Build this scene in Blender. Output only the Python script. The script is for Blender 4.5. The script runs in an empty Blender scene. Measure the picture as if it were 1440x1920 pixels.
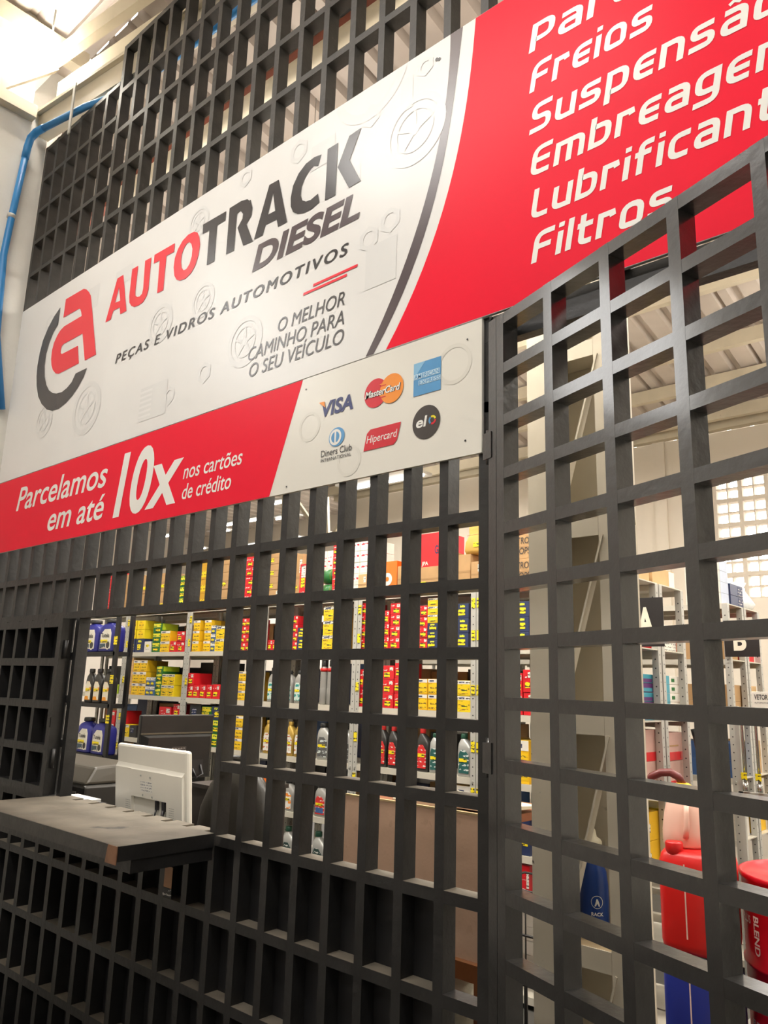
import bpy, bmesh, math, random
from mathutils import Matrix, Vector

# ------------------------------------------------------------------ camera, world, exposure
scene = bpy.context.scene
col = scene.collection
CAM = Vector((1.1442, -1.6407, 1.5))
def cam_basis(pitch, roll, yaw):
    fwd = Vector((-math.sin(yaw)*math.cos(pitch), math.cos(yaw)*math.cos(pitch), math.sin(pitch)))
    right = Vector((math.cos(yaw), math.sin(yaw), 0)); up = right.cross(fwd)
    r = right*math.cos(roll) + up*math.sin(roll); u = -right*math.sin(roll) + up*math.cos(roll)
    return r, u, fwd
_r, _u, _f = cam_basis(math.radians(12.6273), math.radians(1.72475), math.radians(41.95806))
cam_data = bpy.data.cameras.new('camera'); cam = bpy.data.objects.new('camera', cam_data); col.objects.link(cam)
m = Matrix.Identity(4)
for i in range(3):
    m[i][0] = _r[i]; m[i][1] = _u[i]; m[i][2] = -_f[i]; m[i][3] = CAM[i]
cam.matrix_world = m
cam_data.sensor_fit = 'VERTICAL'; cam_data.sensor_height = 32.0; cam_data.lens = 1468.71/1920*32.0
cam_data.clip_start = 0.02
scene.camera = cam

world = bpy.data.worlds.new('daylight'); scene.world = world; world.use_nodes = True
bg = world.node_tree.nodes['Background']; bg.inputs[0].default_value = (1.0, 0.98, 0.95, 1); bg.inputs[1].default_value = 8.0

vs = scene.view_settings
vs.view_transform = 'Standard'; vs.look = 'None'; vs.exposure = 0.0; vs.gamma = 1.0; vs.use_curve_mapping = False
FRONT_TUBE_W = 38.0      # ceiling tubes of the hall in front of the grille
SHOP_TUBE_W = 42.0       # ceiling tubes over the racks, and the pair added by the counter
random.seed(7)
cy = scene.cycles; cy.max_bounces = 5; cy.diffuse_bounces = 3; cy.glossy_bounces = 3; cy.transmission_bounces = 3; cy.caustics_reflective = False; cy.caustics_refractive = False
cy.use_adaptive_sampling = True; cy.adaptive_threshold = 0.05
# ------------------------------------------------------------------ materials
MATS = {}
def mat(name, c, rough=0.5, metal=0.0, var=0.08, scale=8.0, bump=0.0, bscale=60.0, spec=0.5, trans=0.0, emit=None, coat=0.0, stain=None):
    if name in MATS: return MATS[name]
    M = bpy.data.materials.new(name); M.use_nodes = True; nt = M.node_tree; b = nt.nodes['Principled BSDF']
    c = tuple(c)
    b.inputs['Roughness'].default_value = rough; b.inputs['Metallic'].default_value = metal
    b.inputs['Specular IOR Level'].default_value = spec
    if trans: b.inputs['Transmission Weight'].default_value = trans
    if coat: b.inputs['Coat Weight'].default_value = coat; b.inputs['Coat Roughness'].default_value = 0.14; b.inputs['Coat IOR'].default_value = 1.5 if coat < .3 else 1.9
    if emit: b.inputs['Emission Color'].default_value = (*emit[0], 1); b.inputs['Emission Strength'].default_value = emit[1]
    tc = nt.nodes.new('ShaderNodeTexCoord')
    n = nt.nodes.new('ShaderNodeTexNoise'); n.inputs['Scale'].default_value = scale; n.inputs['Detail'].default_value = 4
    nt.links.new(tc.outputs['Object'], n.inputs['Vector'])
    r = nt.nodes.new('ShaderNodeValToRGB')
    lo = [max(0, v*(1-var)) for v in c]; hi = [min(1, v*(1+var)) for v in c]
    r.color_ramp.elements[0].position = 0.3; r.color_ramp.elements[1].position = 0.7
    r.color_ramp.elements[0].color = (*lo, 1); r.color_ramp.elements[1].color = (*hi, 1)
    nt.links.new(n.outputs['Fac'], r.inputs['Fac']); out = r.outputs['Color']
    if stain:            # (colour, noise scale, threshold) : chips, stains and wear with a shape of their own
        n2 = nt.nodes.new('ShaderNodeTexNoise'); n2.inputs['Scale'].default_value = stain[1]; n2.inputs['Detail'].default_value = 6
        nt.links.new(tc.outputs['Object'], n2.inputs['Vector'])
        r2 = nt.nodes.new('ShaderNodeValToRGB'); r2.color_ramp.elements[0].position = stain[2]; r2.color_ramp.elements[1].position = min(1, stain[2]+0.06)
        nt.links.new(n2.outputs['Fac'], r2.inputs['Fac'])
        mx = nt.nodes.new('ShaderNodeMixRGB'); nt.links.new(r2.outputs['Color'], mx.inputs['Fac'])
        nt.links.new(out, mx.inputs['Color1']); mx.inputs['Color2'].default_value = (*stain[0], 1); out = mx.outputs['Color']
    nt.links.new(out, b.inputs['Base Color'])
    if bump:
        n3 = nt.nodes.new('ShaderNodeTexNoise'); n3.inputs['Scale'].default_value = bscale; n3.inputs['Detail'].default_value = 5
        nt.links.new(tc.outputs['Object'], n3.inputs['Vector'])
        bp = nt.nodes.new('ShaderNodeBump'); bp.inputs['Strength'].default_value = bump; bp.inputs['Distance'].default_value = 0.01
        nt.links.new(n3.outputs['Fac'], bp.inputs['Height']); nt.links.new(bp.outputs['Normal'], b.inputs['Normal'])
    MATS[name] = M; return M

def printed(name, base, ink, scale, dens, rough=0.5):
    """flat print: rows of small ink marks on a base colour (object coordinates, XZ)"""
    if name in MATS: return MATS[name]
    M = bpy.data.materials.new(name); M.use_nodes = True; nt = M.node_tree; b = nt.nodes['Principled BSDF']
    b.inputs['Roughness'].default_value = rough
    tc = nt.nodes.new('ShaderNodeTexCoord')
    mp = nt.nodes.new('ShaderNodeMapping'); mp.inputs['Scale'].default_value = (scale, scale, scale*1.7)
    nt.links.new(tc.outputs['Object'], mp.inputs['Vector'])
    v = nt.nodes.new('ShaderNodeTexVoronoi'); v.inputs['Scale'].default_value = 1.0; v.distance = 'CHEBYCHEV'
    nt.links.new(mp.outputs['Vector'], v.inputs['Vector'])
    w = nt.nodes.new('ShaderNodeTexWave'); w.wave_type = 'BANDS'; w.bands_direction = 'Z'; w.inputs['Scale'].default_value = scale*0.16
    nt.links.new(tc.outputs['Object'], w.inputs['Vector'])
    mu = nt.nodes.new('ShaderNodeMath'); mu.operation = 'MULTIPLY'
    sp = nt.nodes.new('ShaderNodeSeparateColor'); nt.links.new(v.outputs['Color'], sp.inputs[0])
    nt.links.new(sp.outputs[0], mu.inputs[0]); nt.links.new(w.outputs['Fac'], mu.inputs[1])
    r = nt.nodes.new('ShaderNodeValToRGB'); r.color_ramp.interpolation = 'CONSTANT'
    r.color_ramp.elements[0].color = (*base, 1); r.color_ramp.elements[1].color = (*ink, 1); r.color_ramp.elements[1].position = dens
    nt.links.new(mu.outputs[0], r.inputs['Fac']); nt.links.new(r.outputs['Color'], b.inputs['Base Color'])
    MATS[name] = M; return M

# ------------------------------------------------------------------ mesh helpers
def link(name, me, parent=None, m=None):
    o = bpy.data.objects.new(name, me); col.objects.link(o)
    if parent is not None:
        o.parent = parent
    if m is not None and me is not None:
        me.materials.clear(); me.materials.append(m)
    return o
def mesh(vs, fs, smooth=False):
    me = bpy.data.meshes.new('mesh'); me.from_pydata([tuple(v) for v in vs], [], fs); me.update()
    if smooth:
        for p in me.polygons: p.use_smooth = True
    return me
def wpos(o):
    p = Vector((0, 0, 0))
    while o is not None:
        p = p + o.location; o = o.parent
    return p
BOXF = [(0,3,2,1),(4,5,6,7),(0,1,5,4),(1,2,6,5),(2,3,7,6),(3,0,4,7)]
def boxv(x0, x1, y0, y1, z0, z1):
    return [(x0,y0,z0),(x1,y0,z0),(x1,y1,z0),(x0,y1,z0),(x0,y0,z1),(x1,y0,z1),(x1,y1,z1),(x0,y1,z1)]
def tag(o, label, cat, group=None):
    o['label'] = label; o['category'] = cat
    if group: o['group'] = group
    return o
def struct(o): o['kind'] = 'structure'; return o
def thing(name, label, cat, loc, group=None, rz=0.0):
    o = link(name, None); o.location = loc; o.rotation_euler = (0, 0, rz); return tag(o, label, cat, group)
def place(name, vs, fs, m, parent=None, smooth=False, bevel=0.0, local=False):
    """world-coordinate vertices -> object whose origin is the base centre (top-level) or the parent's origin"""
    vs = [Vector(v) for v in vs]
    if parent is None:
        c = Vector(((min(v.x for v in vs)+max(v.x for v in vs))/2, (min(v.y for v in vs)+max(v.y for v in vs))/2, min(v.z for v in vs)))
    else:
        c = Vector((0,0,0)) if local else wpos(parent)
    me = mesh([v-c for v in vs], fs, smooth)
    if bevel: bevel_mesh(me, bevel)
    o = link(name, me, parent, m)
    if parent is None: o.location = c
    return o
def bevel_mesh(me, w, seg=2):
    bm = bmesh.new(); bm.from_mesh(me)
    bmesh.ops.bevel(bm, geom=list(bm.edges), offset=w, segments=seg, affect='EDGES', profile=0.5)
    bm.to_mesh(me); bm.free(); me.update()
def box(name, x0, x1, y0, y1, z0, z1, m, parent=None, bevel=0.0, local=False):
    return place(name, boxv(x0,x1,y0,y1,z0,z1), BOXF, m, parent, False, bevel, local)
def multi(name, boxes, m, parent=None, local=False):
    vs, fs = [], []
    for b in boxes:
        k = len(vs); vs += boxv(*b); fs += [tuple(i+k for i in f) for f in BOXF]
    return place(name, vs, fs, m, parent, local=local)
def beamv(a, b, w, h):
    """rectangular bar from a to b, w across, h high"""
    a, b = Vector(a), Vector(b); d = (b-a).normalized()
    up = Vector((0,0,1)) if abs(d.z) < 0.95 else Vector((0,1,0))
    s = d.cross(up).normalized()*(w/2); t = s.cross(d).normalized()*(h/2)
    return [a-s-t, a+s-t, b+s-t, b-s-t, a-s+t, a+s+t, b+s+t, b-s+t]
def beam(name, a, b, w, h, m, parent=None, local=False): return place(name, beamv(a,b,w,h), BOXF, m, parent, local=local)
def tubev(pts, r, n=12, cap=True):
    pts = [Vector(p) for p in pts]; rs = r if isinstance(r, (list, tuple)) else [r]*len(pts)
    vs, fs = [], []
    ref = None
    for i, p in enumerate(pts):
        d = (pts[min(i+1, len(pts)-1)] - pts[max(i-1, 0)]).normalized()
        if ref is None: ref = Vector((0,0,1)) if abs(d.z) < 0.9 else Vector((1,0,0))
        s = d.cross(ref).normalized(); t = s.cross(d).normalized(); ref = t
        for k in range(n):
            a = 2*math.pi*k/n; vs.append(p + (s*math.cos(a) + t*math.sin(a))*rs[i])
    for i in range(len(pts)-1):
        for k in range(n):
            fs.append((i*n+k, i*n+(k+1)%n, (i+1)*n+(k+1)%n, (i+1)*n+k))
    if cap: fs.append(tuple(range(n-1,-1,-1))); fs.append(tuple((len(pts)-1)*n+k for k in range(n)))
    return vs, fs
def tube(name, pts, r, m, parent=None, n=12, smooth=True, local=False):
    v, f = tubev(pts, r, n); return place(name, v, f, m, parent, smooth, local=local)
def lathev(prof, cx, cy, n=24):
    """prof: (radius, z) from bottom to top"""
    vs, fs = [], []
    for r, z in prof:
        for k in range(n):
            a = 2*math.pi*k/n; vs.append((cx+r*math.cos(a), cy+r*math.sin(a), z))
    for i in range(len(prof)-1):
        for k in range(n): fs.append((i*n+k, i*n+(k+1)%n, (i+1)*n+(k+1)%n, (i+1)*n+k))
    fs.append(tuple(range(n-1,-1,-1))); fs.append(tuple((len(prof)-1)*n+k for k in range(n)))
    return vs, fs
def lathe(name, prof, cx, cy, m, parent=None, n=24, smooth=True, local=False):
    v, f = lathev(prof, cx, cy, n); o = place(name, v, f, m, parent, smooth, local=local)
    return o
def loftv(secs, n=16, p=4.0):
    """secs: (z, halfx, halfy, xoff, yoff[, power]) superellipse rings"""
    vs, fs = [], []
    for s in secs:
        z, hx, hy, ox, oy = s[:5]; q = s[5] if len(s) > 5 else p
        for k in range(n):
            a = 2*math.pi*(k+0.5)/n; c, d = math.cos(a), math.sin(a)
            vs.append((ox+hx*math.copysign(abs(c)**(2/q), c), oy+hy*math.copysign(abs(d)**(2/q), d), z))
    for i in range(len(secs)-1):
        for k in range(n): fs.append((i*n+k, i*n+(k+1)%n, (i+1)*n+(k+1)%n, (i+1)*n+k))
    fs.append(tuple(range(n-1,-1,-1))); fs.append(tuple((len(secs)-1)*n+k for k in range(n)))
    return vs, fs
def tri_prisms(name, pts2, y0, y1, m, parent=None):
    """polygon in XZ extruded between y0 and y1 (world coordinates)"""
    n = len(pts2); vs = [(x, y0, z) for x, z in pts2] + [(x, y1, z) for x, z in pts2]
    fs = [tuple(range(n)), tuple(range(2*n-1, n-1, -1))] + [(i, i+n, (i+1)%n+n, (i+1)%n) for i in range(n)]
    return place(name, vs, fs, m, parent)

# flat print -------------------------------------------------------
def curve_mesh(loops):
    cu = bpy.data.curves.new('outline', 'CURVE'); cu.dimensions = '2D'; cu.fill_mode = 'BOTH'
    for lp in loops:
        s = cu.splines.new('POLY'); s.points.add(len(lp)-1)
        for p, q in zip(s.points, lp): p.co = (q[0], q[1], 0, 1)
        s.use_cyclic_u = True
    o = bpy.data.objects.new('outline', cu); me = bpy.data.meshes.new_from_object(o)
    bpy.data.objects.remove(o); bpy.data.curves.remove(cu); return me
def text_mesh(s, shear=0.0, bold=0.0, spacing=1.0, align='LEFT'):
    cu = bpy.data.curves.new('text', 'FONT'); cu.body = s; cu.shear = shear; cu.offset = bold; cu.space_character = spacing
    cu.resolution_u = 6; cu.align_x = align
    o = bpy.data.objects.new('text', cu); me = bpy.data.meshes.new_from_object(o)
    bpy.data.objects.remove(o); bpy.data.curves.remove(cu); return me
def stand(me, y, parent, m, name, fit=None, basis=None):
    """put an XY mesh upright: x -> along, y -> up, facing -Y at depth y. fit = (x0,x1,z0,z1) scales its bounds.
    basis = (origin, along, up) places it on any plane instead"""
    cs = [v.co.copy() for v in me.vertices]
    if fit:
        ax = min(c.x for c in cs); bx = max(c.x for c in cs); ay = min(c.y for c in cs); by = max(c.y for c in cs)
        sx = (fit[1]-fit[0])/(bx-ax); sy = (fit[3]-fit[2])/(by-ay)
        cs = [Vector((fit[0]+(c.x-ax)*sx, fit[2]+(c.y-ay)*sy, 0)) for c in cs]
    pw = wpos(parent) if parent else Vector((0,0,0))
    for v, c in zip(me.vertices, cs):
        if basis: v.co = basis[0] + basis[1]*c.x + basis[2]*c.y
        else: v.co = Vector((c.x, y-c.z, c.y)) - pw
    me.update(); me.materials.clear()
    return link(name, me, parent, m)
def disc(cx, cz, r, n=40, rx=None):
    rx = rx or r
    return [(cx+rx*math.cos(2*math.pi*i/n), cz+r*math.sin(2*math.pi*i/n)) for i in range(n)]
def bold_fit(s, x0, x1, zbase, cap, y, parent, m, name='lettering', shear=0.0, bold=0.0, spacing=1.0, ref='H'):
    """text whose capitals are `cap` high on the baseline zbase and whose ink runs from x0 to x1"""
    me = text_mesh(s, shear, bold, spacing); h = text_mesh(ref, 0, bold)
    ch = max(v.co.y for v in h.vertices); bpy.data.meshes.remove(h)
    k = cap/ch; ax = min(v.co.x for v in me.vertices); bx = max(v.co.x for v in me.vertices); sx = (x1-x0)/(bx-ax)
    words = s.split(' ')
    if len(words) > 1:                       # one piece of lettering per word
        for i, w in enumerate(words):
            pre = text_mesh(' '.join(words[:i+1]), shear, bold, spacing); b = max(v.co.x for v in pre.vertices); bpy.data.meshes.remove(pre)
            one = text_mesh(w, shear, bold, spacing); wa = min(v.co.x for v in one.vertices); wb = max(v.co.x for v in one.vertices)
            for v in one.vertices: v.co = Vector((x0+(v.co.x-wb+b-ax)*sx, zbase+v.co.y*k, 0))
            o = stand(one, y, parent, m, name)
        bpy.data.meshes.remove(me); return o
    for v in me.vertices: v.co = Vector((x0+(v.co.x-ax)*sx, zbase+v.co.y*k, 0))
    return stand(me, y, parent, m, name)

GLY = {
 'P': [[(.085,0),(.085,.915),(.56,.915,.22),(.56,.40,.22),(.15,.40)]],
 'F': [[(.085,0),(.085,.915,.3),(.62,.915)], [(.1,.50),(.55,.50)]],
 'S': [[(.62,.915),(.085,.915,.2),(.085,.5,.2),(.57,.5,.2),(.57,.085,.2),(.0,.085)]],
 'E': [[(.62,.915),(.085,.915,.3),(.085,.085,.2),(.6,.085)], [(.1,.5),(.58,.5)]],
 'L': [[(.085,1),(.085,.085,.2),(.55,.085)]],
 'a': [[(.06,.675),(.535,.675,.2),(.535,0)], [(.535,.40),(.085,.40,.15),(.085,.085,.15),(.535,.085)]],
 'r': [[(.085,0),(.085,.675),(.40,.675),(.43,.55)]],
 'e': [[(.56,.675),(.085,.675,.25),(.085,.085,.2),(.54,.085)], [(.1,.38),(.53,.38)]],
 'i': [[(.085,0),(.085,.72)], [(.085,.85),(.085,1.0)]],
 'o': [[(.32,.085),(.555,.085,.28),(.555,.675,.28),(.085,.675,.28),(.085,.085,.28),(.32,.085)]],
 's': [[(.56,.675),(.085,.675,.16),(.085,.39,.16),(.53,.39,.16),(.53,.085,.16),(.0,.085)]],
 'u': [[(.085,.76),(.085,.085,.18),(.5,.085)], [(.535,.76),(.535,0)]],
 'p': [[(.085,-.26),(.085,.675),(.55,.675,.25),(.55,.085,.25),(.15,.085)]],
 'n': [[(.085,0),(.085,.675),(.535,.675,.2),(.535,0)]],
 'm': [[(.085,0),(.085,.675),(.83,.675,.2),(.83,0)], [(.46,.675),(.46,0)]],
 'b': [[(.085,1.0),(.085,.085),(.55,.085,.25),(.55,.675,.25),(.15,.675)]],
 'g': [[(.535,.675),(.085,.675,.25),(.085,.15,.2),(.5,.15)], [(.535,.76),(.535,-.17,.2),(.0,-.17)]],
 'f': [[(.17,0),(.17,.915,.2),(.5,.915)], [(.0,.62),(.45,.62)]],
 'c': [[(.55,.675),(.085,.675,.25),(.085,.085,.22),(.53,.085)]],
 'l': [[(.085,0),(.085,1)]],
 't': [[(.15,.95),(.15,.085,.18),(.46,.085)], [(.0,.62),(.45,.62)]],
 '~': [[(.14,.88),(.26,.96),(.38,.88),(.5,.96)]],
}
def round_path(pts):
    out = []
    for i, p in enumerate(pts):
        if len(p) == 3 and 0 < i < len(pts)-1:
            b = Vector(p[:2]); a = Vector(pts[i-1][:2]); c = Vector(pts[i+1][:2])
            u = (a-b).normalized(); w = (c-b).normalized(); r = min(p[2], (a-b).length*.5, (c-b).length*.5)
            for k in range(6):
                t = k/5; out.append((b+u*r)*(1-t)**2 + b*2*t*(1-t) + (b+w*r)*t**2)
        else: out.append(Vector(p[:2]))
    res = [out[0]]
    for q in out[1:]:
        if (q-res[-1]).length > 1e-5: res.append(q)
    return res
def stroke_word(word, h=.085):
    """returns verts/faces of a word in square-shouldered stroke lettering plus the right edge of each letter"""
    vs, fs, ends, x = [], [], [], 0.0
    for ch in word:
        acc = None
        if ch == 'ã': ch = 'a'; acc = '~'
        mx = 0; layer = 0
        for path, hh in [(q, h) for q in GLY[ch]] + ([(q, h*.62) for q in GLY['~']] if acc else []):
            pts = round_path(path); n = len(pts); layer += 1
            for i, p in enumerate(pts):
                d0 = (pts[i]-pts[i-1]).normalized() if i else None
                d1 = (pts[i+1]-pts[i]).normalized() if i < n-1 else None
                if d0 is None: t, k = Vector((-d1.y, d1.x)), 1
                elif d1 is None: t, k = Vector((-d0.y, d0.x)), 1
                else:
                    t = (Vector((-d0.y, d0.x))+Vector((-d1.y, d1.x))).normalized(); k = 1/max(.4, t.dot(Vector((-d1.y, d1.x))))
                for s in (1, -1): q = p+t*hh*k*s; vs.append((x+q.x, q.y, layer)); mx = max(mx, q.x)
            b = len(vs)-2*n
            fs += [(b+2*i, b+2*i+1, b+2*i+3, b+2*i+2) for i in range(n-1)]
        ends.append(x+mx); x += mx+.13
    return vs, fs, ends
POLY={"logo_a":[[[-2.547,3.387],[-2.395,3.384],[-2.361,3.383],[-2.332,3.369],[-2.3,3.343],[-2.28,3.319],[-2.27,3.297],[-2.156,2.977],[-2.261,2.975],[-2.317,3.13],[-2.507,3.13],[-2.525,3.124],[-2.531,3.108],[-2.528,3.087],[-2.513,3.077],[-2.35,3.076],[-2.318,2.976],[-2.523,2.974],[-2.557,2.986],[-2.592,3.013],[-2.615,3.045],[-2.628,3.081],[-2.631,3.128],[-2.62,3.168],[-2.592,3.201],[-2.565,3.22],[-2.528,3.231],[-2.349,3.233],[-2.36,3.258],[-2.372,3.276],[-2.387,3.284],[-2.549,3.285]]],"logo_c":[[[-2.598,3.359],[-2.6,3.263],[-2.641,3.234],[-2.677,3.182],[-2.695,3.124],[-2.695,3.062],[-2.675,2.996],[-2.642,2.943],[-2.604,2.906],[-2.558,2.881],[-2.516,2.869],[-2.46,2.863],[-2.41,2.873],[-2.369,2.892],[-2.338,2.929],[-2.229,2.929],[-2.252,2.889],[-2.294,2.85],[-2.344,2.817],[-2.405,2.793],[-2.47,2.78],[-2.541,2.784],[-2.602,2.804],[-2.67,2.849],[-2.722,2.901],[-2.757,2.967],[-2.774,3.025],[-2.781,3.085],[-2.774,3.154],[-2.754,3.221],[-2.711,3.28],[-2.657,3.327]]],"A1":[[[-1.981,3.325],[-2.034,3.324],[-2.101,3.122],[-2.053,3.123],[-2.038,3.162],[-1.981,3.161],[-1.97,3.123],[-1.917,3.123]],[[-2.009,3.271],[-1.984,3.195],[-2.029,3.199]]],"U":[[[-1.855,3.325],[-1.906,3.326],[-1.906,3.192],[-1.898,3.157],[-1.878,3.135],[-1.853,3.122],[-1.817,3.117],[-1.781,3.121],[-1.755,3.142],[-1.745,3.169],[-1.748,3.327],[-1.799,3.329],[-1.791,3.19],[-1.796,3.167],[-1.814,3.16],[-1.834,3.164],[-1.851,3.176],[-1.856,3.196]]],"T1":[[[-1.567,3.327],[-1.724,3.33],[-1.723,3.287],[-1.676,3.285],[-1.67,3.127],[-1.623,3.126],[-1.624,3.288],[-1.566,3.286]]],"O":[[[-1.426,3.326],[-1.47,3.329],[-1.508,3.316],[-1.538,3.288],[-1.556,3.252],[-1.558,3.209],[-1.546,3.166],[-1.525,3.14],[-1.5,3.128],[-1.46,3.123],[-1.422,3.135],[-1.397,3.159],[-1.38,3.199],[-1.375,3.248],[-1.385,3.285],[-1.401,3.311]],[[-1.454,3.288],[-1.439,3.274],[-1.428,3.247],[-1.428,3.213],[-1.439,3.183],[-1.459,3.167],[-1.479,3.167],[-1.496,3.185],[-1.505,3.216],[-1.505,3.25],[-1.492,3.275],[-1.474,3.29]]],"T2":[[[-1.211,3.331],[-1.366,3.334],[-1.363,3.29],[-1.317,3.288],[-1.315,3.131],[-1.264,3.131],[-1.265,3.29],[-1.213,3.291]]],"R":[[[-1.19,3.335],[-1.189,3.132],[-1.139,3.13],[-1.138,3.289],[-1.116,3.293],[-1.099,3.272],[-1.1,3.252],[-1.127,3.223],[-1.083,3.13],[-1.024,3.125],[-1.072,3.216],[-1.044,3.244],[-1.042,3.275],[-1.054,3.306],[-1.078,3.327],[-1.117,3.336]]],"A2":[[[-0.894,3.329],[-0.948,3.331],[-1.018,3.13],[-0.968,3.128],[-0.954,3.166],[-0.891,3.163],[-0.881,3.128],[-0.831,3.128]],[[-0.922,3.285],[-0.903,3.203],[-0.945,3.204]]],"C":[[[-0.665,3.326],[-0.702,3.333],[-0.746,3.327],[-0.783,3.304],[-0.81,3.266],[-0.819,3.22],[-0.816,3.184],[-0.801,3.155],[-0.776,3.137],[-0.744,3.127],[-0.706,3.125],[-0.663,3.136],[-0.673,3.174],[-0.709,3.165],[-0.734,3.169],[-0.754,3.182],[-0.764,3.206],[-0.762,3.24],[-0.748,3.268],[-0.727,3.288],[-0.702,3.296],[-0.679,3.285]]],"K1":[[[-0.584,3.333],[-0.635,3.332],[-0.636,3.13],[-0.585,3.129]]],"K2":[[[-0.474,3.337],[-0.53,3.333],[-0.58,3.234],[-0.521,3.129],[-0.466,3.131],[-0.523,3.236]]]}
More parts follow.
